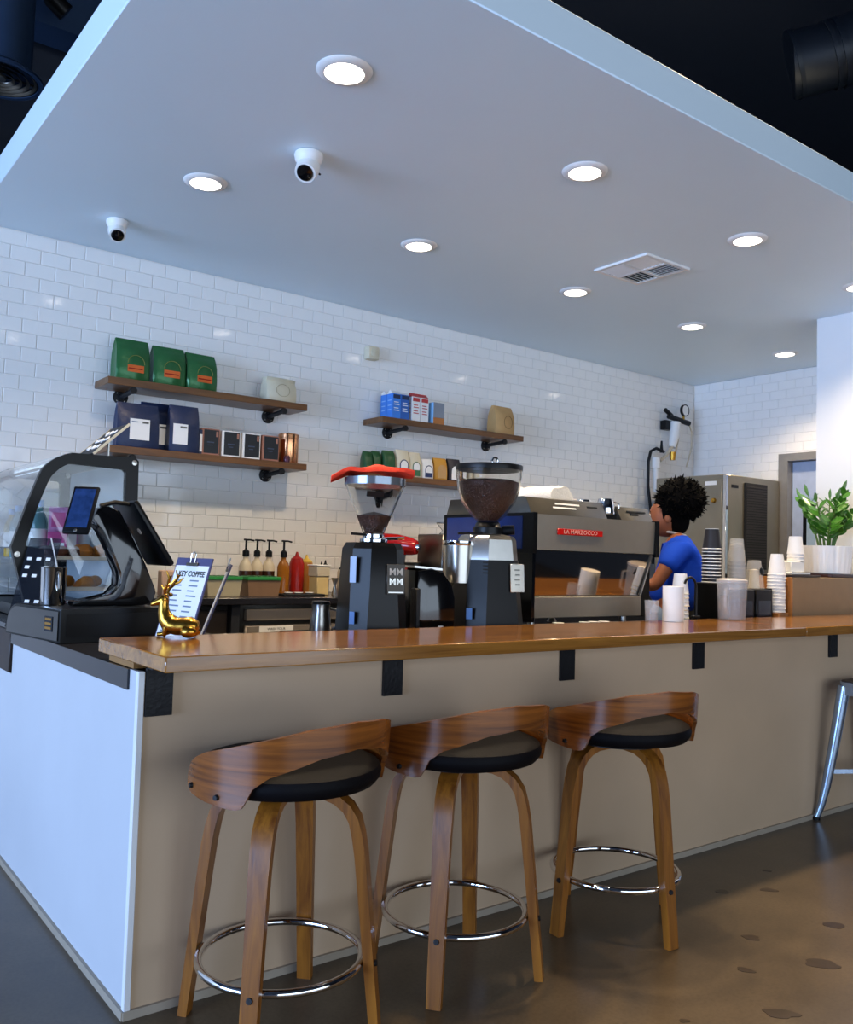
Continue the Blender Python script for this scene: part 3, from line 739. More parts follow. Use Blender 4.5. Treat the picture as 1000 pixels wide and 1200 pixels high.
for i, (x, y) in enumerate([(.145, 1.515), (.198, 1.515), (.249, 1.513), (.145, 1.57), (.198, 1.57), (.25, 1.567), (.165, 1.625), (.22, 1.625)]):
    t2 = T('chocolate_ball', 'chocolate ball with a pale iced top on the upper tray', 'pastry', (x, y, 1.1537), 0, 'chocolate balls on the upper tray')
    B().ball((0, 0, .025), .025, (1, 1, 1), 12, 8).done('ball_body', 'choc', t2)
    B().lathe([(.0215, .0385), (.016, .0455), (.008, .0498), (0, .0508)], 12, cap=False).done('icing_cap', 'icing', t2)
for i, (x, y) in enumerate([(.18, 1.53), (.31, 1.53), (.25, 1.60), (.37, 1.62), (.24, 1.69)]):
    q = B(); rings = []
    for k in range(9):
        u = -1+k/4; rr = .026*(1-.75*u*u)+.003; cx = .05*u; cy = .018*u*u
        rings.append([(cx, cy+rr*math.cos(2*PI*j/12), rr+.9*rr*math.sin(2*PI*j/12)*(1 if k % 2 else .9)) for j in range(12)])
    q.loft(rings); tag(q.done('croissant', 'bun', None, (x, y, 1.0285), (0, 0, .4*i), 60), 'golden croissant on the lower white tray', 'pastry', 'croissants on the lower tray')
M['bluecap'] = mat('blue_plastic', '#5f9ad0', 0.35); M['pink'] = mat('pink_card', '#d9549a', 0.5, var=(30, .2)); M['teal'] = mat('teal_drink', '#7fb6b8', 0.1, trans=.6)
M['yellow'] = mat('yellow_drink', '#cfa83a', 0.2, trans=.4)
def bottle(x, y, z, r, h, m, cap, lab, grp):
    t2 = T('drink_bottle', lab, 'bottle', (x, y, z), 0, grp)
    B().lathe([(0, 0), (r*.95, 0), (r, .005), (r, h*.6), (r*.9, h*.68), (r*.42, h*.82), (r*.4, h*.9), (0, h*.9)], 20).done('bottle_body', m, t2)
    B().lathe([(r*.48, h*.88), (r*.48, h), (0, h)], 16).done('cap', cap, t2)
    B().lathe([(r*1.01, h*.2), (r*1.01, h*.5)], 20, cap=False).done('label_band', 'paper', t2)
bottle(.135, 1.98, 1.1475, .034, .23, 'teal', 'bluecap', 'teal drink bottle with a blue cap inside the case', None)
bottle(.205, 1.93, 1.1475, .038, .26, 'teal', 'bluecap', 'tall blue capped water bottle inside the case', None)
bottle(.145, 2.15, 1.1475, .032, .22, 'yellow', 'bluecap', 'yellow drink bottle inside the case', None)
bottle(.405, 1.92, 1.1475, .028, .27, 'yellow', 'gold', 'slim yellow bottle with gold cap inside the case', None)
t2 = T('snack_box', 'pink snack box standing upright inside the case', 'box', (.275, 1.88, 1.1475), -.3)
B().box(-.04, .04, -.025, .025, 0, .12, .003).done('box_body', 'pink', t2); B().box(-.03, .03, -.0262, -.025, .03, .07).done('box_label', 'white', t2)
t2 = T('snack_box', 'paler pink snack box stacked on the pink box', 'box', (.275, 1.88, 1.268), -.25)
B().box(-.04, .04, -.025, .025, 0, .11, .003).done('box_body', mat('pale_pink', '#d58fc4', .5, var=(60, .3)), t2); B().box(-.028, .028, -.0262, -.025, .02, .085).done('box_label', 'pink', t2)
t2 = T('snack_box', 'small pink snack box beside the stacked pink boxes', 'box', (.345, 1.90, 1.1475), -.3)
B().box(-.025, .025, -.025, .025, 0, .19, .003).done('box_body', mat('rose_card', '#c98aa8', .5), t2); B().box(-.018, .018, -.0262, -.025, .05, .12).done('box_label', 'white', t2)
# hand-lettered sign leaning on top
t2 = T('case_sign', 'dark hand lettered sign tilted back on top of the pastry case', 'sign', (.285, 1.58, 1.589))
uy = Vector((.15, 0, .145)).normalized(); uz = Vector((-uy.z, 0, uy.x)); X = frame_mat((0, 0, 0), (0, -1, 0), uy, uz)
B(X).box(-.12, .12, .004, .205, -.006, 0).done('panel', 'iron', t2)
B(X).box(-.122, -.12, .004, .205, -.008, .002).done('edge_strip', 'cream', t2); B(X).box(.12, .124, .004, .205, -.008, .002).done('edge_strip', 'cream', t2)
B().box(.0, .10, -.01, .01, 0, .004).box(.10, .105, -.01, .01, 0, .10).done('easel', 'steel', t2)
for k, (yy, ln) in enumerate(((.155, .14), (.105, .19), (.055, .17))):
    B(X).tube([(-ln/2+ln*i/24, yy+.013*math.sin(i*1.9+k)+.006*math.sin(i*.7), .001) for i in range(25)], .0022, 5).done('lettering', 'white', t2)
# ================================================================ GRINDERS, ESPRESSO MACHINE
def octo(hx, hy, ch, z, cx=0, cy=0):
    return [(cx+a, cy+b_, z) for a, b_ in ((-hx+ch, -hy), (hx-ch, -hy), (hx, -hy+ch), (hx, hy-ch), (hx-ch, hy), (-hx+ch, hy), (-hx, hy-ch), (-hx, -hy+ch))]
M['bluesticker'] = mat('blue_sticker', '#3d6cae', 0.4)
t = T('coffee_grinder', 'black coffee grinder with a nearly empty cone hopper under the red cloth', 'grinder', (1.055, .50, .881), math.radians(-12))
g = B(); g.loft([octo(.116, .125, .05, 0), octo(.116, .125, .05, .02), octo(.110, .118, .055, .20), octo(.102, .110, .052, .345), octo(.090, .098, .046, .368)])
bd = g.done('body', 'satin', t, ang=25)
B().lathe([(.045, .366), (.055, .372), (.055, .382), (.042, .388), (.042, .40), (0, .40)], 32).done('collar', 'chrome', t)
B().tube([(-.04, -.02, .398), (-.10, -.03, .40)], .005, 8).done('lever', 'iron', t); B().tube([(.04, .0, .385), (.12, -.02, .39)], .006, 8).done('lever', 'chrome', t)
hp = B().lathe([(.034, .40), (.040, .405), (.113, .585), (.116, .60), (.116, .612), (.110, .612), (.109, .59), (.034, .41)], 36, cap=False).done('hopper', 'plastic', t)
B().lathe([(0, .411), (.033, .411), (.040, .425), (.062, .472), (.03, .482), (0, .488)], 28).done('coffee_beans', 'beans', hp)
B().lathe([(.1165, .585), (.1165, .613), (.0, .613)], 36).done('hopper_lid', mat('lid_grey', '#7d8894', .15, .6), hp)
B().box(-.035, .03, -.004, .004, -.008, .012).done('hopper_sticker', 'iron', hp, (-.035, -.098, .545), (math.radians(24), 0, 0))
pl = B().box(-.036, .036, -.003, .0, -.055, .055, .001).done('name_plate', mat('plate_grey', '#3a3631', .35, .6), t, (.045, -.122, .235), (math.radians(-3), 0, 0))
M['platetext'] = mat('plate_text', '#b9b6ae', .4)
for i, (s_, mm) in enumerate((('MM', 'platetext'), ('MM', 'steel'))):
    text('plate_text', s_, mm, pl, (0, -.0036, .026-.036*i), (PI/2, 0, 0), .036, bold=.0003)
B().box(-.03, .03, -.0036, -.003, -.05, -.046).done('plate_line', 'steel', pl)
B().box(-.012, .012, -.002, 0, -.05, .045).done('sticker_or_glint', mat('pale_blue_glint', '#8fa6c6', .4), t, (-.109, -.085, .27), (0, 0, math.radians(-45)))  # pale strip is a window reflection painted onto the chamfer
B().box(-.010, .010, -.002, 0, -.02, .025).done('sticker_or_glint', 'bluesticker', t, (-.112, -.095, .09), (0, 0, math.radians(-45)))
# red cloth thrown over the hopper
q = B(); NX, NY = 22, 12; rows = []
for i in range(NX+1):
    u = -1+2*i/NX; row = []
    for j in range(NY+1):
        v = -1+2*j/NY
        x = .155*u-.012; y = .075*v
        rr = math.hypot(x, y)
        z = .016+.004*math.sin(5*u+2*v)+.003*math.cos(9*v+3*u)+.018*math.exp(-((u-.1)/.28)**2)*(1-.4*v*v)
        if u < -.60: z -= .085*(-u-.60)
        if u > .7: z -= .02*(u-.7)
        row.append((x, y, z))
    rows.append(row)
V1 = [[q._v(p) for p in r] for r in rows]; V2 = [[q._v((p[0], p[1], p[2]-.015)) for p in r] for r in rows]
for i in range(NX):
    for j in range(NY):
        q._f([V1[i][j], V1[i+1][j], V1[i+1][j+1], V1[i][j+1]]); q._f([V2[i][j], V2[i][j+1], V2[i+1][j+1], V2[i+1][j]])
for i in range(NX):
    q._f([V1[i][0], V2[i][0], V2[i+1][0], V1[i+1][0]]); q._f([V1[i][NY], V1[i+1][NY], V2[i+1][NY], V2[i][NY]])
for j in range(NY):
    q._f([V1[0][j], V1[0][j+1], V2[0][j+1], V2[0][j]]); q._f([V1[NX][j], V2[NX][j], V2[NX][j+1], V1[NX][j+1]])
tag(q.done('folded_cloth', 'redcloth', None, (1.055, .50, 1.510), (0, 0, math.radians(-30)), 80), 'bright red cloth draped over the empty grinder hopper', 'cloth')

t = T('coffee_grinder', 'black and steel coffee grinder with a hopper full of dark beans', 'grinder', (1.63, .50, .881), math.radians(-10))
g = B(); g.loft([octo(.140, .135, .06, 0), octo(.140, .135, .06, .03), octo(.128, .12, .06, .20), octo(.122, .112, .06, .315)])
g.done('body', 'satin', t, ang=25)
g = B(); g.loft([octo(.120, .110, .06, .316), octo(.114, .104, .06, .40), octo(.105, .095, .055, .416), octo(.06, .06, .03, .424)])
g.done('steel_top', 'steel', t, ang=25)
B().lathe([(.062, .42), (.062, .45), (.055, .455), (.05, .47), (.045, .474), (0, .474)], 30).done('collar', 'black', t)
B().cyl((.06, -.02, .44), (.10, -.05, .445), .022, .02, 16).done('adjust_knob', 'black', t)
hp = B().lathe([(.040, .472), (.045, .476), (.075, .505), (.112, .555), (.130, .605), (.138, .665), (.138, .70), (.132, .70), (.131, .66), (.123, .606), (.105, .56), (.07, .512), (.040, .482)], 40, cap=False).done('hopper', 'plastic', t)
B().lathe([(0, .483), (.039, .483), (.068, .514), (.103, .562), (.121, .607), (.127, .640), (.10, .650), (.04, .655), (0, .654)], 36).done('coffee_beans', 'beans', hp)
ld = B().lathe([(.140, .690), (.142, .705), (.140, .712), (.10, .716), (0, .716)], 40).done('hopper_lid', 'black', hp)
B().tube([(.02+.0, .0, .714), (.012, .0, .735), (.02, .0, .748), (.034, 0, .748), (.042, 0, .735), (.034, 0, .714)], .005, 8).done('lid_loop', 'chrome', ld)
pl = B().box(-.034, .034, -.003, 0, -.058, .058, .002).done('name_plate', mat('plate_silver', '#b9b2a6', .25, .9), t, (.072, -.122, .245), (math.radians(-4), 0, 0))
for k in range(4): B().box(-.014+.003*(k % 2), .012, -.0036, -.003, .03-.02*k, .036-.02*k).done('plate_mark', 'darksteel', pl)
B().cyl((-.135, .0, .22), (-.135, 0, .375), .06, .066, 28).done('doser_chamber', 'steel', t)
B().lathe([(.068, .372), (.07, .376), (.07, .39), (0, .392)], 28, (-.135, 0, 0)).done('doser_lid', 'chrome', t)
B().tube([(-.17, -.05, .42), (-.06, -.06, .425)], .005, 8).done('lever', 'iron', t)
B().box(-.012, .012, -.002, 0, -.022, .022).done('sticker_or_glint', 'bluesticker', t, (-.137, -.10, .10), (0, 0, math.radians(-45)))
for k in range(4): B().box(-.09, -.03, -.001, .002, .262+.014*k, .266+.014*k).done('vent_slot', 'black', t, (0, -.118, 0))
# low black grinder between them
t = T('dosing_grinder', 'low glossy black grinder body with a steel rim, between the two hoppers', 'grinder', (1.325, .52, .881), math.radians(-10))
g = B(); g.prism([(-.085, 0), (.085, 0), (.085, .16), (.07, .215), (.03, .262), (-.02, .277), (-.085, .268)], -.10, .10, 'y', .012); g.done('body', 'gloss', t)
B().box(-.088, .035, -.085, .085, .0, .008).done('rim', 'steel', t, (-.005, 0, .272), (0, math.radians(4), 0))
B().box(-.05, -.03, -.102, -.1, .04, .055).done('badge', 'white', t, (.06, 0, 0))
B().box(.086, .098, -.05, .05, .02, .14, .004).done('side_panel', 'black', t)
B().box(-.095, -.075, -.11, -.06, .0, .20, .004).done('portafilter_fork', 'iron', t)
# steel milk pitcher beside the first grinder
t = T('milk_pitcher', 'small steel milk pitcher with a black lid beside the first grinder', 'pitcher', (.955, .70, .881))
B().lathe([(0, 0), (.042, 0), (.044, .01), (.040, .07), (.034, .10), (.036, .125), (.033, .125), (.031, .10), (.037, .07), (.040, .012), (0, .01)], 28).done('jug', 'steel', t)
B().tube([(.03, -.02, .11), (.062, -.04, .10), (.064, -.042, .05), (.038, -.026, .03)], .005, 8).done('handle', 'steel', t)
B().lathe([(0, .126), (.037, .126), (.034, .138), (0, .14)], 24).done('lid', 'black', t)

# espresso machine
t = T('espresso_machine', 'large stainless espresso machine with red maker badge and mirrored back', 'coffee machine', (1.90, .50, .881))
W_, D_ = .84, .62
B().box(.0, W_-.01, .03, D_, .065, .36).done('body', 'satin', t)
M['panelsteel'] = mat('panel_steel', '#8f897e', 0.42, 0.55, var=(20, .04))
B().prism([(.03, .362), (.005, .368), (.0, .50), (.0, .525), (D_, .525), (D_, .362)], .012, W_-.012, 'x', .002).done('upper_panel', 'panelsteel', t)
mp_ = B(); mp_.loft([[(.015, .025, .165), (W_-.10, .025, .165), (W_-.10, .05, .165), (.015, .05, .165)], [(.015, .002, .364), (W_-.04, .002, .364), (W_-.04, .03, .364), (.015, .03, .364)]])
mp_.done('mirror_panel', 'mirror', t)
B().box(.012, W_-.11, .0, .03, .068, .160, .002).done('lower_panel', 'panelsteel', t)
for s_ in (0, 1):
    x = -.012 if s_ == 0 else W_-.012
    B().prism([(-.008, .352), (-.008, .53), (D_, .53), (D_, .352)], x, x+.024, 'x').done('side_cheek', 'satin', t)
sgl = B().box(-.016, -.0125, .06, D_-.03, .37, .515).done('side_glass', mat('blue_side', '#1d3370', .08, .2, coat=.6), t)
B().box(-.006, .012, 0, D_, .05, .352).done('side_leg', 'gloss', t)
B().prism([(.03, .36), (.055, .165), (.05, .06), (.10, .06), (.10, .36)], W_-.03, W_-.012, 'x').done('side_leg', 'satin', t)
B().bar([(W_-.035, .0, .362), (W_-.10, .015, .165)], .008, .008, (0, 1, 0)).done('side_strip', 'steel', t)
for x in (.06, W_-.16):
    for y in (.07, D_-.07): B().lathe([(.026, 0), (.022, .01), (.016, .02), (.016, .065)], 16, (x, y, 0)).done('foot', 'steel', t)
# cup tray on top with slotted rail
rail = B(); rail.prism([(.02, .526), (.055, .60), (.075, .605), (D_-.03, .605), (D_, .526)], .0, .50, 'x', .003); r1_ = rail.done('cup_rail', 'darksteel', t)
rail = B(); rail.prism([(.02, .526), (.055, .59), (.075, .595), (D_-.03, .595), (D_, .526)], .60, W_-.0, 'x', .003); r2_ = rail.done('cup_rail', 'darksteel', t)
B().box(.50, .60, .05, D_-.05, .526, .55).done('tray_floor', 'iron', t)
ang = math.atan2(.035, .074)
for (x0, x1, v) in ((.17, .33, .055), (.15, .30, .035), (.38, .45, .05), (.66, .80, .045), (.68, .74, .03)):
    X = Matrix.Translation((0, .02, .526)) @ Matrix.Rotation(-ang, 4, 'X')
    B(X).box(x0, x1, -.0015, .001, v, v+.008).done('slot', 'white' if x1 < .35 else 'black', t)
bg = B().box(.14, .44, -.006, -.001, .438, .466, .002).done('badge', 'red', t)
M['badgetext'] = mat('badge_text', '#e8a898', .4)
text('badge_text', 'LA MARZOCCO', 'badgetext', bg, (.29, -.0066, .452), (PI/2, 0, 0), .026, bold=.0002, sx=1.2)
# things on the machine
q = B(); rows = []
for i in range(15):
    a = PI*i/14; rows.append([(-.10*math.cos(a), .12*v, .008+.062*math.sin(a)**.7*(1+.12*math.sin(7*v+i))) for v in [-1+2*j/10 for j in range(11)]])
V = [[q._v(p) for p in r] for r in rows]; V0 = [[q._v((p[0], p[1], 0.0)) for p in r] for r in rows]
for A_, rev in ((V, 0), (V0, 1)):
    for i in range(14):
        for j in range(10):
            f_ = [A_[i][j], A_[i+1][j], A_[i+1][j+1], A_[i][j+1]]; q._f(f_[::-1] if rev else f_)
for i in range(14): q._f([V[i][0], V0[i][0], V0[i+1][0], V[i+1][0]]); q._f([V[i][10], V[i+1][10], V0[i+1][10], V0[i][10]])
for j in range(10): q._f([V[0][j], V[0][j+1], V0[0][j+1], V0[0][j]]); q._f([V[14][j], V0[14][j], V0[14][j+1], V[14][j+1]])
tag(q.done('bar_towel', mat('towel_white', '#dcdad8', .9, bump=(80, .4)), None, (2.235, .80, 1.487), (0, 0, .2), 70), 'white folded towel heaped on top of the espresso machine', 'towel')
t = T('grey_cloth', 'grey folded cloth lying beside the white towel', 'cloth', (2.465, .90, 1.4875), .1)
B().box(-.11, .11, -.06, .06, 0, .018, .006).done('cloth_layer', mat('cloth_grey', '#55505a', .9), t); B().box(-.10, .09, -.05, .05, .0185, .034, .006).done('cloth_layer', mat('cloth_pale', '#b7b1b4', .9), t)
for i, (x, y) in enumerate([(2.45, .58), (2.45, .72)]):
    t2 = T('milk_jug', ['shiny steel jug upside down on the machine, in front of its twin', 'shiny steel jug upside down on the machine, behind its twin'][i], 'jug', (x, y, 1.432))
    B().lathe([(.045, 0), (.047, .004), (.042, .05), (.034, .075), (0, .08)], 26).done('jug_body', 'chrome', t2)
    B().tube([(.036, -.02, .06), (.064, -.03, .055), (.064, -.03, .02), (.044, -.022, .01)], .004, 8).done('handle', 'chrome', t2)
# white milk cartons peeping out under the machine's back
for i, x in enumerate((2.00, 2.17, 2.23, 2.30)):
    t2 = T('saucer_stack', 'small white saucer stack on the worktop under the espresso machine', 'saucers', (x+.02, .46, .881), 0, 'saucers under the espresso machine')
    for k in range(6):
        B().lathe([(0, 0), (.014, 0), (.026, .006), (.025, .0075), (0, .003)], 20, (0, 0, .0085*k)).done('saucer', 'white', t2)

# ---------------------------------------------------------------- back counter goods
t = T('stand_mixer', 'red stand mixer with steel bowl on the back counter', 'mixer', (2.41, 2.27, .966), math.radians(-60))
B().box(-.17, .12, -.09, .09, 0, .045, .015, 2).done('base', 'red', t)
B().prism([(-.17, .04), (-.09, .04), (-.085, .25), (-.16, .25)], -.055, .055, 'y', .01).done('column', 'red', t)
h = B(); rings = []
for x, z, a, b_ in [(-.20, .31, .03, .03), (-.19, .31, .058, .055), (-.10, .315, .068, .063), (.02, .31, .066, .062), (.12, .30, .055, .052), (.15, .295, .045, .043), (.155, .295, .02, .02)]:
    rings.append([(x, b_*math.cos(2*PI*k/20), z+a*math.sin(2*PI*k/20)) for k in range(20)])
h.loft(rings); hh = h.done('motor_head', 'red', t, ang=50)
B().cyl((.155, 0, .295), (.172, 0, .295), .022, .02, 20).done('hub_cap', 'chrome', hh)
B().tube([(-.198+.0, .06*math.cos(a), .31+.062*math.sin(a)) for a in [2*PI*k/24 for k in range(24)]], .006, 8, True).done('trim_band', 'chrome', hh)
B().lathe([(0, .05), (.05, .05), (.06, .055), (.085, .10), (.105, .17), (.11, .20), (.106, .20), (.09, .13), (0, .06)], 30, (.06, 0, 0)).done('bowl', 'steel', t)
B().cyl((.06, 0, .25), (.06, 0, .18), .018, .014, 16).done('beater_shaft', 'steel', t)
B().tube([(.06, .06*math.cos(a), .13+.055*math.sin(a)) for a in [2*PI*k/20 for k in range(20)]], .005, 6, True).done('whisk', 'steel', t)
B().tube([(.10, -.10, .16), (.13, -.14, .15), (.13, -.14, .09), (.10, -.09, .08)], .006, 8).done('bowl_handle', 'chrome', t)
t = T('brewer_box', 'stainless brewer box with a large black control knob on the back counter', 'brewer', (2.71, 2.09, .966))
B().box(-.16, .16, -.13, .13, .02, .38, .006).done('body', 'darksteel', t)
B().box(-.14, .14, -.134, -.13, .05, .15).done('drip_panel', 'iron', t)
B().lathe([(0, 0), (.042, 0), (.040, .03), (0, .032)], 26).done('control_knob', 'black', t, (.0, -.131, .28), (PI/2, 0, 0))
for x in (-.13, .13):
    for y in (-.1, .1): B().lathe([(.015, 0), (.015, .02)], 12, (x, y, 0)).done('foot', 'black', t)
for i, x in enumerate((-.07, .06)):
    t2 = T('glass_dripper', ['clear glass coffee dripper on the brewer box, by the mixer', 'clear glass coffee dripper on the brewer box, by the bean grinder'][i], 'dripper', (2.71+x, 2.06, 1.347))
    B().lathe([(.03, 0), (.032, .004), (.012, .025), (.014, .03), (.05, .07), (.052, .07), (.018, .028), (.016, .024), (.034, .0)], 24, cap=False).done('cone', 'plastic', t2)
    B().tube([(.05*math.cos(a), .05*math.sin(a), .072) for a in [2*PI*k/24 for k in range(24)]], .003, 6, True).done('rim', 'darksteel', t2)
M['syrup'] = mat('amber_syrup', '#a8681c', 0.12, trans=.35, var=False); M['darksyrup'] = mat('dark_syrup', '#3a2014', 0.15, var=False)
M['redsauce'] = mat('red_sauce', '#9c1c14', 0.25); M['darkplastic'] = mat('smoky_plastic', '#1d1916', .3); M['clearwhite'] = mat('frosted_plastic', '#cbbda4', .35)
def pump(x, y, lab, full, body='clearwhite'):
    t2 = T('pump_bottle', lab, 'bottle', (x, y, .966), 0, 'pump bottles on the back counter')
    r = .036
    B().lathe([(0, 0), (r, 0), (r, .155), (r*.75, .178), (r*.4, .195), (r*.38, .215), (0, .215)], 22).done('bottle_body', body, t2)
    if full: B().lathe([(r*1.012, .01), (r*1.012, .13)], 22, cap=False).done('label_band', full, t2)
    p_ = B().lathe([(.019, .21), (.019, .24), (.010, .25), (.006, .252), (.006, .30), (0, .30)], 16).done('pump_collar', 'black', t2)
    B().bar([(.012, 0, .304), (-.012, 0, .305), (.045, -.012, .302)][:2]+[], .018, .010, (0, 1, 0)).done('pump_head', 'black', p_)
    B().tube([(-.008, 0, .304), (.02, -.006, .305), (.044, -.012, .300)], .005, 8).done('spout', 'black', p_)
pump(1.405, 2.30, 'pump bottle with a dark base beside the green lidded boxes', 'darksyrup')
pump(1.490, 2.33, 'second frosted pump bottle with a dark base', 'darksyrup')
pump(1.565, 2.33, 'third frosted pump bottle with a dark base', 'darksyrup')
pump(1.640, 2.29, 'pump bottle full of amber syrup', None, 'syrup')
def squeeze(x, y, h, r, m, cap, lab, tip=True):
    t2 = T('squeeze_bottle', lab, 'bottle', (x, y, .966))
    B().lathe([(0, 0), (r, 0), (r, h*.72), (r*.85, h*.8), (0, h*.8)], 20).done('bottle_body', m, t2)
    B().lathe([(r*.86, h*.78), (r*.8, h*.84), (r*.3, h*.9), (r*.12, h), (0, h)], 18).done('nozzle_cap', cap, t2)
squeeze(1.738, 2.31, .245, .044, 'redsauce', 'redsauce', 'tall red sauce squeeze bottle beside the amber pump bottle')
squeeze(1.832, 2.36, .23, .042, mat('caramel', '#a86e2a', .3), mat('yellow_cap', '#c9a63e', .4), 'caramel squeeze bottle behind the cream tub')
squeeze(1.90, 2.30, .19, .026, 'darkplastic', 'black', 'slim dark chocolate squeeze bottle beside the cream tub')
squeeze(1.945, 2.33, .20, .026, 'darkplastic', 'black', 'slim dark squeeze bottle behind the steel jigger')
squeeze(2.01, 2.22, .185, .040, 'clearwhite', 'black', 'frosted squeeze bottle with black nozzle beside the steel jigger')
t = T('cream_tub', 'tall clear tub half full of cream with a white lid', 'tub', (1.815, 2.18, .966), .1)
B().box(-.042, .042, -.042, .042, 0, .105, .004).done('contents', mat('cream_yellow', '#d8bd84', .4), t)
B().box(-.046, .046, -.046, .046, .106, .165, .004).done('tub_upper', 'clearwhite', t)
B().box(-.05, .05, -.05, .05, .166, .174, .002).done('lid', 'white', t)
t = T('steel_jigger', 'double ended steel jigger measuring cup on the back counter', 'jigger', (1.90, 2.14, .966))
B().lathe([(.02, 0), (.008, .055), (.022, .10), (.020, .10), (.0, .056)], 20).done('jigger_body', 'steel', t)
for i, (x, cc, lab) in enumerate(((1.165, '#b9ae92', 'plastic food box with green lid holding pale contents'), (1.395, '#8a6c54', 'plastic food box with green lid holding brown contents'))):
    t = T('food_box', lab, 'box', (x, 2.10, .966), 0, 'green lidded food boxes')
    g = B(); g.loft([[(-.088, -.055, 0), (.088, -.055, 0), (.088, .055, 0), (-.088, .055, 0)], [(-.098, -.062, .085), (.098, -.062, .085), (.098, .062, .085), (-.098, .062, .085)]]); g.done('tub', mat('tub_%d' % i, cc, .35), t)
    ll = B().prism(rrect(-.103, .103, -.067, .067, .012), .0855, .104, 'z', .002).done('lid', mat('green_lid_%d' % i, '#2f8a45', .35), t)
    for k in range(6): B().box(-.085+.03*k, -.07+.03*k, -.05, .05, .1045, .108, .001).done('lid_rib', mat('green_rib', '#1f5f30', .4) if k == 0 and i == 0 else bpy.data.materials['green_rib'], ll)
t = T('jam_jar', 'small jar of red preserve beside the green lidded boxes', 'jar', (1.02, 2.12, .966))
B().lathe([(0, 0), (.036, 0), (.038, .01), (.038, .07), (.032, .08), (0, .08)], 22).done('jar_body', mat('red_preserve', '#8a3a2a', .2, coat=.5), t); B().lathe([(.035, .08), (.035, .098), (0, .1)], 22).done('lid', 'darksteel', t)
t = T('tea_packet', 'pale printed paper packet behind the clipboard', 'packet', (.90, 2.12, .966))
B().box(-.055, .055, -.03, .03, 0, .13, .006).done('packet_body', mat('packet_rose', '#c9a894', .6), t); B().box(-.035, .035, -.0315, -.03, .03, .06).done('packet_label', 'redsauce', t)
t = T('service_tray', 'dark tray with small white saucers on the back counter', 'tray', (1.63, 2.06, .966))
B().box(-.13, .13, -.05, .05, 0, .012, .003).done('tray_base', 'iron', t)
for x in (-.08, -.02, .05): B().lathe([(0, .0125), (.014, .0125), (.026, .020), (.024, .021), (0, .015)], 18, (x, -.01, 0)).done('saucer', 'white', t)
# ================================================================ WALL SHELVES
def shelf(label, x0, x1, z0, fl):
    t = T('wall_shelf', label, 'shelf', (x0, YW-.009, z0))
    B().box(0, x1-x0, -.222, 0, 0, .038, .002).done('board', 'shelfwood', t)
    for fx in fl:
        x = fx-x0
        f = B(Matrix.Translation((x, 0, -.028)) @ Matrix.Rotation(PI/2, 4, 'X')).lathe([(0, 0), (.040, 0), (.040, .008), (.02, .012), (.018, .022), (0, .022)], 24).done('flange', 'iron', t)
        for a in (0, 1, 2, 3): B(Matrix.Translation((x+.028*math.cos(a*PI/2+.78), -.0085, -.028+.028*math.sin(a*PI/2+.78))) @ Matrix.Rotation(PI/2, 4, 'X')).lathe([(0, 0), (.005, 0), (.004, .002), (0, .002)], 10).done('screw', 'steel', f)
        B().tube([(x, -.012, -.028), (x, -.20, -.018)], .013, 12).done('pipe_arm', 'iron', t)
        B().tube([(x, -.195, -.018), (x, -.215, -.018)], .018, 12).done('end_cap', 'iron', t)
shelf('upper wooden shelf above the register, carrying the three green bags', .592, 1.76, 2.045, (.73, 1.614))
shelf('lower wooden shelf above the register, carrying the navy bags', .60, 1.77, 1.692, (.74, 1.613))
shelf('upper wooden shelf behind the grinders, carrying the milk cartons', 2.30, 3.52, 2.043, (2.49, 3.352))
shelf('lower wooden shelf behind the grinders, carrying the small bags', 2.20, 3.50, 1.678, (2.45, 3.33))
def bag(name, label, cat, loc, w_, h_, d_, m, rz=0, group=None, topd=.15, lean=0):
    """gusseted flat-bottom bag: full body that pinches to a flat top seam"""
    t = T(name, label, cat, loc, rz, group)
    g = B(); rings = []
    for k, (z, fw, fd) in enumerate([(0, .96, .92), (.04, 1.0, 1.0), (.35, 1.0, 1.04), (.65, .99, .92), (.85, .975, .55), (.96, .965, topd), (1.0, .96, topd*.8)]):
        a, b_ = w_/2*fw, d_/2*fd; ring = []
        for u, v in ((-1, -.75), (-.8, -1), (0, -1.06), (.8, -1), (1, -.75), (.94, 0), (1, .75), (.8, 1), (0, 1.06), (-.8, 1), (-1, .75), (-.94, 0)):
            ring.append((a*u, b_*v+lean*z, h_*z))
        rings.append(ring)
    g.loft(rings); b0 = g.done('bag_body', m, t, ang=55)
    return t, b0
def flat(parent, name, m, x0, x1, z0, z1, y): return B().box(x0, x1, y-.0012, y, z0, z1).done(name, m, parent)
M['goldink'] = mat('gold_ink', '#8a8a3a', .4)
zs = 2.0835
for i, (x, rz, lab) in enumerate([(.735, .02, 'green coffee bag with orange label at the open end of the shelf'), (.935, -.03, 'middle green coffee bag with orange label'), (1.118, .05, 'green coffee bag with orange label nearest the cream box')]):
    t, b0 = bag('coffee_bag', lab, 'coffee bag', (x, 2.385, zs), .18, .225-.008*i, .11, 'green', rz, 'green coffee bags on the upper shelf')
    flat(b0, 'label', 'orange', -.035, .052, .045, .083, -.0595)
    B().tube([(.01+.045*math.cos(a), -.0605, .09+.045*math.sin(a)) for a in [PI*k/14 for k in range(15)]], .0016, 5).done('arch_print', 'goldink', b0)
    B().box(-.03, .045, -.0615, -.0607, .06, .066).done('label_print', 'redsauce', b0)
t, b0 = bag('coffee_bag', 'cream coloured stamped coffee box bag alone on the upper shelf', 'coffee bag', (1.615, 2.385, zs), .20, .145, .10, 'cream', .05, None, .8)
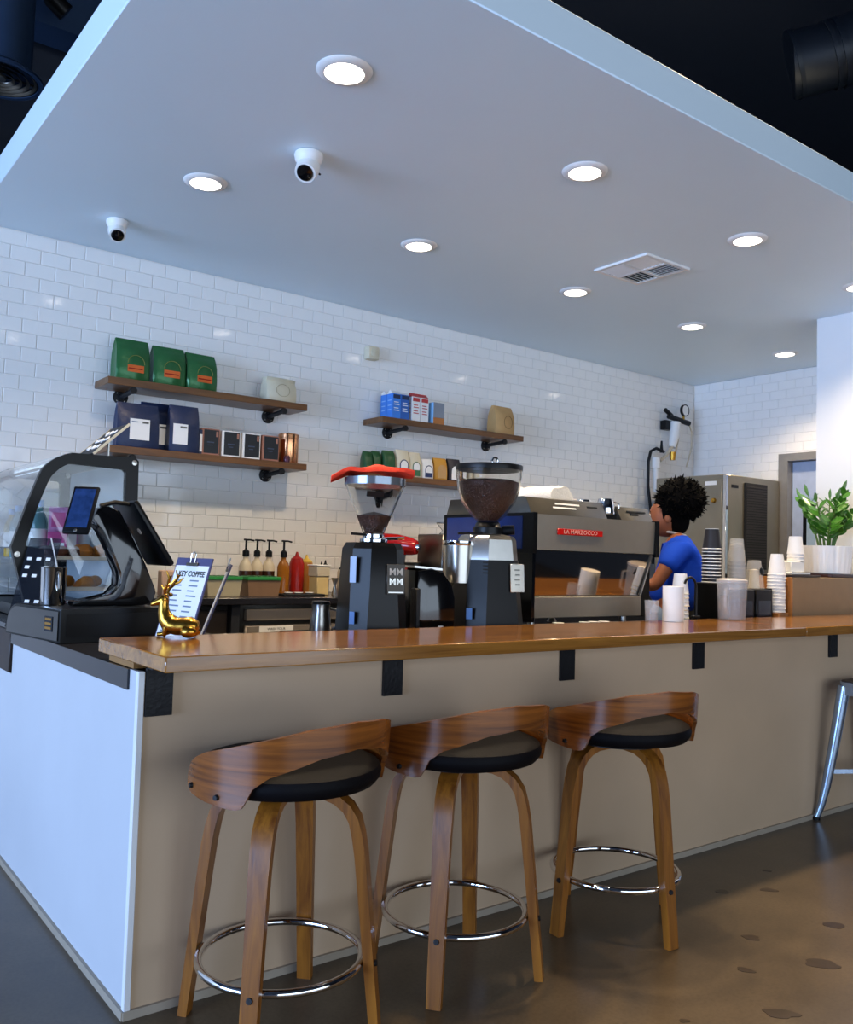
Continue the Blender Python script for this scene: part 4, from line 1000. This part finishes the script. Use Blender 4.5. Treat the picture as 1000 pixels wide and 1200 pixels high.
B().tube([(.045*math.cos(a), -.054, .07+.035*math.sin(a)) for a in [2*PI*k/24 for k in range(24)]], .0015, 5, True).done('stamp_ring', mat('stamp', '#a99a78', .6), b0)
zs = 1.7305
nav = [(.768, 2.343, .225, .235, .08, 0, 'front navy coffee bag with a large white label'), (.905, 2.448, .17, .268, .085, .0, 'tall navy coffee bag tucked behind the two front ones'), (1.022, 2.343, .165, .255, .08, -.04, 'navy coffee bag beside the framed tea boxes')]
for i, (x, y, w_, h_, d_, rz, lab) in enumerate(nav):
    t, b0 = bag('coffee_bag', lab, 'coffee bag', (x, y, zs), w_, h_, d_, 'navy', rz, 'navy coffee bags on the lower shelf', .2)
    y0 = -d_/2*1.06-.003
    lb = flat(b0, 'label', 'paper', (-.05, -.01, -.068)[i], (.055, .06, .012)[i], .04, .15, y0)
    flat(lb, 'label_print', 'darksteel', (.015, .01, -.03)[i], (.048, .05, .006)[i], .128, .138, y0-.0013)
    if i == 0: flat(lb, 'label_print', 'ink', -.042, -.008, .131, .136, y0-.0013)
t2 = T('slim_box', 'slim navy box with a white spine beside the framed boxes', 'box', (1.118, 2.36, zs))
B().box(-.009, .009, -.04, .05, 0, .135, .001).done('box_body', 'navy', t2); B().box(-.006, .008, -.0415, -.04, .015, .11).done('spine_label', 'paper', t2)
M['rosecard'] = mat('rose_gold_card', '#a5705c', .4); M['printblack'] = mat('black_print', '#15161b', .35, var=(40, .3))
for i, (x, w_, mm, lab) in enumerate([(1.182, .105, 'rosecard', 'copper edged tea box with a black front, beside the navy bags'), (1.305, .110, 'paper', 'white edged tea box with a black front, beside the first copper one'), (1.43, .110, 'paper', 'white edged tea box with a black front, between white and copper edges'), (1.552, .108, 'rosecard', 'copper edged tea box with a black front, beside the copper canister')]):
    t2 = T('tea_box', lab, 'box', (x, 2.37, zs), -.06, 'framed tea boxes on the lower shelf')
    B().box(-w_/2, w_/2, -.04, .04, 0, .148, .002).done('box_body', mm, t2)
    fr_ = B().box(-w_/2+.014, w_/2-.006, -.0412, -.04, .012, .142).done('front_print', 'printblack', t2)
    B().box(-.02, .02, -.042, -.0412, .07, .076).box(-.015, .012, -.042, -.0412, .055, .059).done('print_line', mat('faint_print', '#3c4660', .5) if i == 0 else bpy.data.materials['faint_print'], fr_)
    B().box(w_/2-.022, w_/2-.010, -.0422, -.0412, .105, .135).done('print_tab', 'rosecard', fr_)
t2 = T('copper_canister', 'shiny copper canister at the end of the lower shelf', 'canister', (1.702, 2.40, zs))
B().lathe([(0, 0), (.058, 0), (.06, .004), (.06, .15), (.062, .152), (.062, .175), (.056, .18), (0, .18)], 36).done('canister_body', 'copper', t2)
B().lathe([(0, 0), (.007, .002), (.007, .008), (0, .012)], 14, (0, 0, .18)).done('lid_knob', 'copper', t2)
t2 = T('tasting_spoon_cup', 'small dark round cup in front of the copper canister', 'cup', (1.655, 2.325, zs))
B().lathe([(0, 0), (.016, 0), (.02, .015), (.018, .034), (.014, .04), (0, .04)], 18).done('cup_body', mat('plum', '#5a3440', .3, .5), t2); B().lathe([(.0145, .04), (.012, .044), (0, .045)], 16).done('cup_lid', 'copper', t2)
# milk cartons
zs = 2.0815
M['cartonblue'] = mat('carton_blue', '#2f66b8', .4); M['cartonsky'] = mat('carton_sky', '#3f86e0', .4); M['cartonred'] = mat('carton_red', '#c23a3a', .4)
def carton(label, x, y, w_, h_, m, band, group, side=None):
    t2 = T('milk_carton', label, 'carton', (x, y, zs), 0, group)
    B().box(-w_/2, w_/2, -w_/2, w_/2, 0, h_*.86, .001).done('carton_body', m, t2)
    B().prism([(-w_/2, h_*.861), (w_/2, h_*.861), (.004, h_*.97), (.004, h_), (-.004, h_), (-.004, h_*.97)], -w_/2, w_/2, 'x').done('gable_top', 'white' if m != 'paper' else 'cartonred', t2)
    B().box(-w_/2+.006, w_/2-.006, -w_/2-.001, -w_/2, h_*.70, h_*.83).done('front_band', band, t2)
    for k, z in enumerate((.28, .36, .48, .56)):
        B().box(-w_/2+.012, w_/2-.012-.006*(k % 2), -w_/2-.001, -w_/2, h_*z, h_*z+.006).done('front_print', 'white' if m != 'paper' else 'cartonred', t2)
    for k, z in enumerate((.3, .45, .62)):
        B().box(-w_/2-.001, -w_/2, -w_/2+.014, w_/2-.014, h_*z, h_*z+.006).done('side_print', mat('carton_pale_%s' % m, '#9cc4f0' if m != 'paper' else '#d8b0b0', .4) if 'carton_pale_%s' % m not in bpy.data.materials else bpy.data.materials['carton_pale_%s' % m], t2)
for i, (x, y, lab) in enumerate([(2.432, 2.36, 'blue milk carton in front, at the open end of the shelf'), (2.50, 2.36, 'blue milk carton in front, touching the white cartons'), (2.432, 2.43, 'blue milk carton behind the one at the open end'), (2.50, 2.43, 'blue milk carton behind the one touching the white cartons')]):
    carton(lab, x, y, .066, .19, 'cartonsky' if i in (0, 2) else 'cartonblue', 'navy', 'blue milk cartons')
for i, x in enumerate((2.588, 2.658)): carton(['white and red milk carton touching the blue cartons', 'white and red milk carton beside the small grey box'][i], x, 2.36, .066, .19, 'paper', 'cartonred', 'white milk cartons')
t2 = T('small_box', 'small pale blue and grey box with orange foot, beside the cartons', 'box', (2.765, 2.36, zs), .0)
B().box(-.045, .045, -.05, .05, .045, .145, .001).done('box_body', mat('box_grey', '#8d929b', .4), t2); B().box(-.045, .045, -.05, .05, 0, .044, .001).done('box_foot', mat('box_orange', '#b8743a', .4), t2)
B().box(-.0465, -.045, -.048, .048, .002, .143).done('box_side', mat('box_paleblue', '#8fc0e6', .4), t2)
t, b0 = bag('coffee_bag', 'brown kraft paper bag with round stamp on the upper shelf', 'coffee bag', (3.385, 2.385, zs), .19, .205, .11, 'kraft', .05, None, .25)
B().tube([(.015+.04*math.cos(a), -.0595, .09+.045*math.sin(a)) for a in [2*PI*k/24 for k in range(24)]], .002, 5, True).done('stamp_ring', mat('stamp_brown', '#8a6a3c', .6), b0)
# lower right shelf goods
zs = 1.7165
for i, x in enumerate((2.258, 2.324, 2.406)):
    t, b0 = bag('coffee_bag', ['small green bag peeping out over the red cloth', 'small green bag in the middle of three', 'small green bag beside the cream bags'][i], 'coffee bag', (x, 2.395-.02*(i == 2), zs), .060 if i < 2 else .088, .145+.008*i, .075, mat('dark_green_foil', '#23502c', .35) if i == 0 else bpy.data.materials['dark_green_foil'], -.08, 'small green bags on the lower shelf')
    flat(b0, 'label', 'goldink', -.02, .025, .03, .05, -.046)
M['ochre'] = mat('ochre_paper', '#c98f2e', .5, bump=(30, .2)); M['navyprint'] = mat('navy_print', '#26345f', .4); M['greenprint'] = mat('green_print', '#3d6b48', .4); M['plum_dark'] = mat('dark_paper', '#2c2830', .5)
for i, (x, w_, h_, m, arch, foot, lab) in enumerate([(2.512, .098, .175, 'cream', 'navyprint', 'navyprint', 'cream bag with navy arched label beside the green bags'), (2.612, .09, .168, 'cream', 'greenprint', 'greenprint', 'cream bag with green arched label'), (2.715, .09, .135, 'paper', 'navyprint', 'navyprint', 'short white bag with navy arched label'), (2.825, .105, .15, 'ochre', 'kraft', 'shelfwood', 'ochre paper coffee bag beside the dark bag'), (2.945, .105, .155, 'plum_dark', 'paper', 'paper', 'dark coffee bag with a big white arched label')]):
    t, b0 = bag('coffee_bag', lab, 'coffee bag', (x, 2.375, zs), w_, h_, .075, m, -.05, 'small bags on the lower shelf', .3)
    yy = -.0425; wl = w_*.33
    ap = [(-wl, .012), (wl, .012)] + [(wl*math.cos(a), h_*.45+wl*math.sin(a)) for a in [PI*k/10 for k in range(11)]]
    la = B().prism(ap, yy-.001, yy, 'y').done('arch_label', arch, b0)
    ap2 = [(-wl*.8, h_*.3), (wl*.8, h_*.3)] + [(wl*.8*math.cos(a), h_*.45+wl*.8*math.sin(a)) for a in [PI*k/10 for k in range(11)]]
    B().prism(ap2, yy-.002, yy-.001, 'y').done('label_centre', 'paper' if i < 3 else ('kraft' if i == 3 else 'paper'), la)
for i, x in enumerate((3.07, 3.14)):
    t2 = T('shelf_cup', ['white paper cup on the lower shelf beside the dark bag', 'white paper cup on the lower shelf behind the bean hopper'][i], 'cup', (x, 2.38, zs))
    B().lathe([(0, 0), (.024, 0), (.032, .11), (.030, .11), (.022, .004), (0, .004)], 22).done('cup_wall', 'cream', t2)
    B().tube([(.0325*math.cos(a), .0325*math.sin(a), .11) for a in [2*PI*k/22 for k in range(22)]], .002, 6, True).done('rim', 'white', t2)

# ================================================================ RIGHT END OF THE BAR
def tumbler(r0, r1, h): return [(0, .003), (r0*.93, .003), (r1*.95, h-.002), (r1, h), (r1*1.0, h), (r0, 0), (0, 0)]
t = T('paper_roll', 'plain white paper roll standing on the bar top', 'paper roll', (2.565, .262, .941))
B().lathe([(.012, 0), (.048, 0), (.048, .16), (.012, .16)], 36).done('roll', 'paper', t); B().lathe([(.0115, 0), (.0115, .16)], 20, cap=False).done('core', 'card', t)
t = T('drinking_glass', 'small clear drinking glass beside the paper roll', 'glass', (2.44, .285, .941))
B().lathe([(0, 0), (.028, 0), (.033, .095), (.031, .095), (.026, .008), (0, .008)], 28).done('glass_wall', 'jugclear', t)
B().lathe([(0, .0085), (.0258, .0085), (.0275, .04), (0, .04)], 24).done('ice_water', 'tint_water', t)
t = T('water_jug', 'clear plastic water jug with lid standing on the bar top', 'jug', (2.985, .235, .941))
B().lathe([(0, 0), (.062, 0), (.064, .004), (.073, .185), (.070, .185), (.061, .007), (0, .007)], 36).done('jug_wall', 'jugclear', t)
B().lathe([(0, .0075), (.0608, .0075), (.0655, .105), (0, .105)], 32).done('water', 'tint_water', t)
B().lathe([(.074, .182), (.075, .192), (.06, .20), (0, .203)], 36).done('lid', mat('lid_clear', '#d6cfca', .2, alpha=.6), t)
B().tube([(-.068, -.02, .15), (-.10, -.03, .145), (-.102, -.03, .06), (-.063, -.018, .04)], .007, 10)  .done('handle', 'jugclear', t)
t = T('gooseneck_tap', 'thin black gooseneck water tap rising behind the bar top', 'tap', (2.875, .36, .881))
B().lathe([(0, 0), (.024, 0), (.024, .01), (.012, .016), (.012, .06), (0, .06)], 20).done('base', 'black', t)
pts = [(0, 0, .05), (0, 0, .17)] + [(-.05+.05*math.cos(a), 0, .20+.06*math.sin(a)) for a in [PI*k/12 for k in range(11)]]
B().tube(pts, .006, 10).done('spout', 'black', t)
B().box(-.03, .022, -.012, .012, .062, .074, .003).done('tap_foot', 'black', t)
def cup_mesh(r_top, r_rim, h, m, rim, inv=True):
    q = B(); q.lathe([(0, h), (r_top, h), (r_rim, 0), (r_rim-.0015, 0), (r_top-.0015, h-.003), (0, h-.003)], 24); me = q.mesh('cup_wall'); me.materials.append(M[m])
    q = B(); q.tube([(r_rim*math.cos(2*PI*k/24), r_rim*math.sin(2*PI*k/24), .002) for k in range(24)], .0024, 6, True); rm = q.mesh('rim'); rm.materials.append(M[rim])
    return me, rm
def stack(name, labfun, loc, n, step, r_top, r_rim, h, m, rim, group, wob=.0015):
    me, rm = cup_mesh(r_top, r_rim, h, m, rim)
    rnd = random.Random(n)
    for k in range(n):
        t2 = T(name, labfun(k), 'cup', (loc[0]+rnd.uniform(-wob, wob), loc[1]+rnd.uniform(-wob, wob), loc[2]+step*k), 0, group)
        for nm, d_ in (('cup_wall', me), ('rim', rm)):
            o = bpy.data.objects.new(nm, d_); COL.objects.link(o); o.parent = t2
        if m == 'blackcup' and k == n-1:
            B().lathe([(r_top*1.0, h-.014), (r_top*1.01, h), (0, h+.0005)], 24, cap=False).done('base_band', 'white', t2)
M['blackcup'] = mat('black_cup', '#1f1d22', .5)
od = ['lowest', 'second', 'third', 'fourth', 'fifth', 'sixth', 'seventh', 'eighth', 'ninth', 'tenth', 'eleventh', 'twelfth']
def ordn(k, n): return 'topmost' if k == n-1 else (od[k] if k == 0 else od[k]+' lowest')
# black cup organiser under the stacks
t = T('cup_organizer', 'black cup and lid organizer bins beside the water jug', 'organizer', (3.14, .46, .881))
for x0, x1, h in ((-.05, .06, .232), (.15, .285, .20), (.30, .455, .20)):
    B().box(x0, x1, -.07, .07, 0, h, .004).done('bin', 'black', t)
    B().box(x0+.02, x1-.02, -.0715, -.07, .05, h-.06).done('bin_window', mat('bin_dark_blue', '#141a26', .2) if x0 < 0 else bpy.data.materials['bin_dark_blue'], t)
B().box(.4585, .468, -.06, .06, 0, .205, .003).done('divider', 'black', t)
stack('paper_cup', lambda k: '%s black paper cup with white rim in the inverted stack' % ordn(k, 11), (3.14, .46, 1.1145), 11, .0172, .034, .048, .105, 'blackcup', 'white', 'stack of black paper cups')
stack('paper_cup', lambda k: '%s white paper cup in the inverted stack by the tap' % ordn(k, 10), (2.80, .40, .882), 10, .0195, .030, .042, .10, 'paper', 'cream', 'stack of white paper cups by the tap')
stack('plastic_cup', lambda k: '%s clear plastic cup in the inverted stack' % ordn(k, 8), (3.362, .46, 1.0825), 8, .021, .034, .048, .12, 'cupclear', 'cupclear', 'stack of clear plastic cups')
stack('paper_cup', lambda k: '%s white paper cup in the stack beside the wooden box' % ordn(k, 12), (3.672, .415, .957), 12, .0185, .032, .048, .115, 'paper', 'white', 'stack of white paper cups by the box')
B0 = T('cup_riser', 'small wooden block holding up the white cup stack', 'block', (3.672, .415, .881)); B().box(-.05, .05, -.045, .045, 0, .074, .003).done('block_body', 'boxwood', B0); B().box(-.04, .04, -.047, -.045, .02, .05).done('block_inlay', 'shelfwood', B0)
t = T('blender_jar', 'upturned clear blender jar with a round black mark', 'jar', (3.535, .465, 1.0825))
B().lathe([(.052, 0), (.056, .004), (.038, .14), (.034, .155), (0, .158), (0, .152), (.033, .150), (.050, .006)], 28).done('jar_wall', 'cupclear', t)
B().ball((0, 0, 0), .021, (1, .25, 1), 14, 8).done('black_mark', 'black', t, (.0, -.047, .095), (math.radians(-8), 0, 0))
B().lathe([(0, .0), (.03, .0), (.022, .10), (0, .105)], 20, (0, 0, .002)).done('inner_cup', 'clearwhite', t)
# wooden box, tray, pot and plant
t = T('storage_box', 'long brown box with wooden end at the far end of the bar', 'box', (3.735, .36, .881))
B().box(.012, .80, 0, .26, 0, .27, .003).done('box_body', 'card', t); B().box(0, .011, 0, .26, 0, .27, .002).done('end_board', 'boxwood', t)
B().box(.0, .30, .0, .26, .271, .283, .002).done('lid_board', mat('dark_board', '#2c211c', .5), t)
t = T('lid_tray', 'white plastic tray standing on the brown box', 'tray', (3.90, .47, 1.165))
B().box(-.10, .10, -.07, .07, 0, .012, .003).done('tray_base', 'white', t); B().box(-.08, .06, -.055, .055, .0125, .075, .006).done('lid_block', 'white', t)
for i in range(3):
    t2 = T('paper_cup', ['lowest white cup on the white plastic tray', 'middle white cup on the white plastic tray', 'topmost white cup on the white plastic tray'][i], 'cup', (3.94, .46, 1.2415+.02*i))
    B().lathe([(0, .10), (.034, .10), (.046, 0), (.0445, 0), (.0325, .097), (0, .097)], 24).done('cup_wall', 'paper', t2); B().tube([(.046*math.cos(2*PI*k/24), .046*math.sin(2*PI*k/24), .002) for k in range(24)], .0022, 6, True).done('rim', 'white', t2)
tag(B().prism(rrect(-.17, .17, -.12, .12, .02), 0, .02, 'z', .003).done('pot_tray', mat('tray_maroon', '#3a1f1e', .3), None, (4.345, .495, 1.152)), 'dark maroon tray under the white plant pot', 'tray')
t = T('potted_plant', 'glossy green ZZ plant in a white ribbed pot', 'plant', (4.345, .495, 1.173))
g = B(); rings = []
n = 96
for z, r in ((0, .145), (.006, .15), (.158, .165), (.165, .166), (.165, .156), (.14, .155)):
    rings.append([((r+(.004 if (k % 4) < 2 and r > .147 and z < .165 else 0))*math.cos(2*PI*k/n), (r*.82+(.004 if (k % 4) < 2 and z < .165 else 0))*math.sin(2*PI*k/n), z) for k in range(n)])
g.loft(rings); g.done('pot', 'white', t, ang=25)
B().lathe([(0, .145), (.12, .145)], 24, cap=False).done('soil', 'soil', t)
lf = B(); prf = [(0, 0), (.25, .75), (.5, 1), (.75, .72), (1, 0)]
V = []
for u, wv in prf:
    V.append([lf._v((u, -wv*.24, .03*math.sin(PI*u))), lf._v((u, 0, -.04*math.sin(PI*u)+.02)), lf._v((u, wv*.24, .03*math.sin(PI*u)))])
for a, b_ in zip(V, V[1:]):
    lf._f([a[0], b_[0], b_[1], a[1]]); lf._f([a[1], b_[1], b_[2], a[2]])
bmesh.ops.remove_doubles(lf.bm, verts=lf.bm.verts, dist=1e-6)
bmesh.ops.solidify(lf.bm, geom=lf.bm.faces[:], thickness=.02)
leafme = lf.mesh('leaf', 60); leafme.materials.append(M['leaf'])
rnd = random.Random(5)
for i, (az, tilt, L) in enumerate([(200, .62, .36), (235, .42, .34), (170, .35, .36), (265, .25, .38), (310, .16, .36), (20, .12, .33), (120, .35, .34), (270, .55, .30), (220, .80, .28)]):
    a = math.radians(az); d_ = Vector((math.cos(a), math.sin(a)*.8, 0)); pts = []
    for k in range(9):
        s_ = k/8; pts.append(d_*(.045+L*math.sin(tilt)*s_**1.35)+Vector((0, 0, .13+L*math.cos(tilt*.8)*s_-.05*s_*s_*tilt)))
    sm = B().tube(pts, [.008-.0055*k/8 for k in range(9)], 8).done('stem', 'stem', t)
    for k in range(5, 17):
        s_ = k/16*8; i0 = min(7, int(s_)); p = Vector(pts[i0]).lerp(Vector(pts[i0+1]), s_-i0)
        tg = (Vector(pts[i0+1])-Vector(pts[i0])).normalized()
        side = tg.cross(Vector((0, 0, 1))).normalized()*(1 if k % 2 else -1)
        side = (Matrix.Rotation(rnd.uniform(-.5, .5), 4, tg) @ side)
        dr3 = (tg*.75+side*.9+Vector((0, 0, rnd.uniform(-.05, .2)))).normalized() if k < 16 else tg
        up = dr3.cross(tg.cross(dr3) if k < 16 else Vector((1, 0, 0))).normalized(); yv = up.cross(dr3).normalized(); up = dr3.cross(yv)
        o = bpy.data.objects.new('leaf', leafme); COL.objects.link(o); o.parent = sm
        sc = rnd.uniform(.085, .11)*(1-.25*abs(k-9)/8)
        o.matrix_local = Matrix.Translation(p) @ Matrix((dr3, yv, up)).transposed().to_4x4() @ Matrix.Scale(sc, 4)

# ice machine and water filter in the corner
t = T('ice_machine', 'tall stainless ice machine with a dark vent grille in the corner', 'ice machine', (5.05, 1.664, 0))
M['brownsteel'] = mat('warm_steel', '#98907f', .35, .75, var=(6, .1))
B().box(0, .72, 0, .66, .0, 1.90, .006).done('body', 'brownsteel', t)
B().box(-.012, 0, .03, .64, .95, 1.86, .003).done('front_door', 'brownsteel', t)
B().box(-.016, .012, -.006, .02, .0, 1.895, .002).done('corner_trim', 'chrome', t)
gr = B().box(.23, .53, -.014, -.001, 1.18, 1.85).done('vent_grille', mat('grille_black', '#1b1917', .6), t)
for k in range(32): B().box(.24, .52, -.019, -.0145, 1.195+.020*k, 1.206+.020*k).done('grille_slat', mat('grille_brown', '#2f2a26', .5) if k == 0 else bpy.data.materials['grille_brown'], gr)
B().box(.06, .15, -.003, -.001, 1.80, 1.825).done('maker_label', 'iron', t)
B().box(-.0145, -.0122, .08, .18, 1.82, 1.85).done('sticker', 'white', t)
B().lathe([(0, 0), (.02, 0), (.016, .02), (0, .024)], 18).done('door_knob', 'gold', t, (-.012, .10, 1.70), (0, -PI/2, 0))
t = T('water_filter', 'wall mounted water filter with pressure gauge and looping hoses', 'water filter', (5.40, 2.505, 2.40))
def W(x, y, z): return (x-5.40, y-2.505, z-2.40)
B().box(*[v for v in (-.08, .02, -.06, -.001, -.05, .03)], .004).done('valve_block', 'black', t)
B().cyl(W(5.34, 2.43, 2.46), W(5.62, 2.43, 2.43), .022, None, 14).done('manifold', 'iron', t)
B().cyl(W(5.38, 2.43, 2.47), W(5.29, 2.43, 2.51), .018, None, 12).done('valve_handle', 'black', t)
gq = B(Matrix.Translation(W(5.53, 2.41, 2.53)) @ Matrix.Rotation(PI/2, 4, 'X')); gq.lathe([(0, -.012), (.05, -.012), (.052, .012), (.046, .014), (.044, .008), (0, .008)], 26); gg = gq.done('pressure_gauge', 'iron', t)
B(Matrix.Translation(W(5.53, 2.41, 2.53)) @ Matrix.Rotation(PI/2, 4, 'X')).lathe([(0, .0085), (.043, .0085), (.043, .010), (0, .010)], 24).done('gauge_face', 'white', gg)
B().cyl(W(5.53, 2.42, 2.44), W(5.53, 2.42, 2.485), .01).done('gauge_stem', 'gold', t)
B().tube([W(5.43, 2.43, 2.42), W(5.42, 2.43, 2.30), W(5.39, 2.43, 2.20)], [.045, .042, .03], 16).done('filter_cartridge', 'white', t)
B().tube([W(5.39, 2.43, 2.20), W(5.30, 2.42, 2.12), W(5.22, 2.42, 2.07)], .014, 10).done('hose', 'clearwhite', t)
B().tube([W(5.48, 2.43, 2.41), W(5.46, 2.42, 2.28), W(5.42, 2.42, 2.13)], .009, 8).done('hose', 'clearwhite', t)
B().cyl(W(5.40, 2.43, 2.16), W(5.40, 2.43, 2.09), .03, .022, 14).done('brass_fitting', 'gold', t)
B().tube([W(5.62, 2.43, 2.43), W(5.66, 2.43, 2.36), W(5.66, 2.43, 2.22), W(5.62, 2.45, 2.05)], .007, 8).done('hose', 'clearwhite', t)
B().cyl(W(5.17, 2.43, 2.09), W(5.17, 2.43, 2.0), .042, None, 18).done('filter_head', 'white', t)
B().cyl(W(5.175, 2.43, 2.0), W(5.18, 2.43, 1.80), .026, None, 16).done('filter_tube', 'bluecap' if 0 else 'white', t)
B().tube([W(5.28, 2.43, 2.15), W(5.18, 2.43, 2.17), W(5.11, 2.43, 2.14), W(5.08, 2.43, 2.05), W(5.08, 2.43, 1.85), W(5.12, 2.43, 1.65), W(5.16, 2.43, 1.45), W(5.17, 2.44, 1.2)], .013, 10).done('dark_hose', 'iron', t)
B().cyl(W(5.25, 2.43, 2.14), W(5.25, 2.43, 2.24), .016, .008, 12).done('valve_handle', 'black', t)
# ================================================================ PERSON BEHIND THE BAR
def skinned(verts, edges, radii, root=0, sub=2):
    me = bpy.data.meshes.new('skel'); me.from_pydata(verts, edges, [])
    o = bpy.data.objects.new('skel', me); COL.objects.link(o)
    sk = o.modifiers.new('s', 'SKIN'); sb = o.modifiers.new('b', 'SUBSURF'); sb.levels = sub; sb.render_levels = sub
    for i, r in enumerate(radii):
        sv = me.skin_vertices[0].data[i]; sv.radius = (r, r) if not isinstance(r, tuple) else r; sv.use_root = (i == root)
    bpy.context.view_layer.update()
    res = bpy.data.meshes.new_from_object(o.evaluated_get(bpy.context.evaluated_depsgraph_get()))
    bpy.data.objects.remove(o); bpy.data.meshes.remove(me)
    for p in res.polygons: p.use_smooth = True
    return res
per = T('person', 'person in a blue t-shirt with dark curly hair piled high, behind the bar', 'person', (3.685, 1.13, -.0), math.radians(127))
V_, E_, R_ = [], [], []
def add(p, r, par=None):
    V_.append(p); R_.append(r)
    if par is not None: E_.append((par, len(V_)-1))
    return len(V_)-1
pel = add((.0, 0, .94), .13)
w1 = add((-.03, 0, 1.06), .115, pel); c1 = add((-.065, 0, 1.20), .125, w1); c2 = add((-.055, 0, 1.30), .10, c1); nk = add((-.01, 0, 1.385), .05, c2); nk2 = add((.02, 0, 1.42), .048, nk)
for s in (1, -1):
    sh_ = add((-.05, s*.15, 1.31), .062, c2); e1 = add((.02, s*.215, 1.19), .048, sh_); el = add((.09, s*.23, 1.07), .042, e1)
    f1 = add((.20, s*.20, 1.075), .038, el); wr_ = add((.31, s*.16, 1.10), .027, f1); pm = add((.37, s*.145, 1.105), .030, wr_); pm2 = add((.40, s*.14, 1.103), .026, pm)
    for k in range(4):
        y = s*(.14+(k-1.5)*.017); ln = (.05, .06, .056, .042)[k]
        a_ = add((.425, y, 1.10), .0095, pm2); b1 = add((.425+ln*.6, y, 1.09), .009, a_); add((.425+ln, y, 1.07), .0075, b1)
    th_ = add((.36, s*.105, 1.095), .011, pm); add((.395, s*.088, 1.085), .009, th_)
    hp_ = add((.0, s*.09, .88), .105, pel); kn = add((.02, s*.095, .50), .065, hp_); cf = add((-.01, s*.095, .28), .055, kn); an_ = add((-.02, s*.095, .09), .04, cf); add((.09, s*.10, .045), .038, an_); 
body_me = skinned(V_, E_, R_, pel)
bmh = bmesh.new(); bmh.from_mesh(body_me)
hd = B()
def headfn(d):
    k = 1.0
    if d.x > .3 and d.z < -.2: k += .06*d.x
    if d.x > .93 and abs(d.y) < .3 and -.25 < d.z < .15: k += .14
    return k
hd.ball((.035, 0, 1.49), .105, (.95, .76, 1.15), 24, 18, headfn)
for s in (1, -1):
    hd.ball((.02, s*.083, 1.48), .026, (.8, .35, 1.15), 10, 8)
hm = hd.mesh('headtmp'); bmh.from_mesh(hm); 
me = bpy.data.meshes.new('body'); bmh.to_mesh(me); bmh.free()
for p in me.polygons: p.use_smooth = True
me.materials.append(M['skin']); bo = bpy.data.objects.new('body', me); COL.objects.link(bo); bo.parent = per
for s in (1, -1):
    B().ball((.128, s*.034, 1.50), .011, (.5, 1.2, .7), 10, 6).done('eye', 'white', bo); B().ball((.1335, s*.034, 1.50), .005, (.4, 1, 1), 8, 6).done('iris', 'black', bo)
    B().ball((.127, s*.034, 1.523), .016, (.25, 1.2, .22), 10, 6).done('eyebrow', 'hair', bo)
B().ball((.131, 0, 1.427), .018, (.35, 1.2, .35), 12, 6).done('lips', mat('lips', '#7a3c34', .4), bo)
# t-shirt: torso and short sleeves grown as one skin
V_, E_, R_ = [], [], []
a0 = add((.005, 0, .915), .172); a1 = add((-.03, 0, 1.05), .160, a0); a2 = add((-.075, 0, 1.18), .170, a1); a3 = add((-.062, 0, 1.28), .135, a2); a4 = add((-.028, 0, 1.345), .074, a3)
for s in (1, -1):
    q1 = add((-.05, s*.15, 1.305), .080, a3); q2 = add((.0, s*.20, 1.225), .070, q1); add((.035, s*.22, 1.165), .064, q2)
sm = skinned(V_, E_, R_, 0); sm.materials.append(M['blue']); so = bpy.data.objects.new('t_shirt', sm); COL.objects.link(so); so.parent = per
B().tube([(-.02+.062*math.cos(a), .066*math.sin(a), 1.392+.012*math.cos(a)) for a in [2*PI*k/24 for k in range(24)]], .008, 8, True).done('collar', mat('collar_white', '#c9c6c4', .8), so)
V_, E_, R_ = [], [], []
a0 = add((.005, 0, 1.0), .138); a1 = add((0, 0, .90), .160, a0)
for s in (1, -1):
    h1 = add((.0, s*.092, .82), .108, a1); k1 = add((.02, s*.095, .50), .078, h1); add((-.015, s*.095, .13), .062, k1)
jm = skinned(V_, E_, R_, 0); jm.materials.append(M['denim']); jo = bpy.data.objects.new('jeans', jm); COL.objects.link(jo); jo.parent = per
for s in (1, -1): B().prism(rrect(-.10, .17, -.045, .045, .04), 0, .07, 'z', .012).done('shoe', 'black', per, (0, s*.098, 0))
# hair: skull cap, side hair and the high curly puff
hb = B()
rnd = random.Random(9)
hb.ball((.005, 0, 1.53), .112, (1.0, .86, .98), 22, 14, lambda d: 1+.03*math.sin(9*d.x+4*d.z)*math.cos(8*d.y) if not (d.x > .55 and d.z < .25) else .80)
hb.ball((-.035, 0, 1.475), .088, (.85, .92, 1.1), 18, 12)
hb.ball((-.055, 0, 1.60), .15, (.92, .95, .86), 28, 18, lambda d: 1+.06*math.sin(11*d.x)*math.sin(12*d.y+2)+.04*math.sin(17*d.z))
for k in range(1100):
    th = rnd.uniform(0, 2*PI); ph = math.acos(rnd.uniform(-.9, 1)); d_ = Vector((math.sin(ph)*math.cos(th), math.sin(ph)*math.sin(th), math.cos(ph)))
    p = Vector((-.055, 0, 1.60))+Vector((d_.x*.138, d_.y*.142, d_.z*.128))*rnd.uniform(.9, 1.0)
    q_ = (d_+Vector((rnd.uniform(-.7, .7), rnd.uniform(-.7, .7), rnd.uniform(-.5, .6)))).normalized()
    L = rnd.uniform(.015, .034); s1 = Vector((rnd.uniform(-1, 1), rnd.uniform(-1, 1), rnd.uniform(-1, 1))).normalized()
    hb.tube([p, p+q_*L*.5+s1*.004, p+q_*L+s1*.010], [.0065, .005, .001], 4)
hb.done('hair', 'hair', per, ang=80)
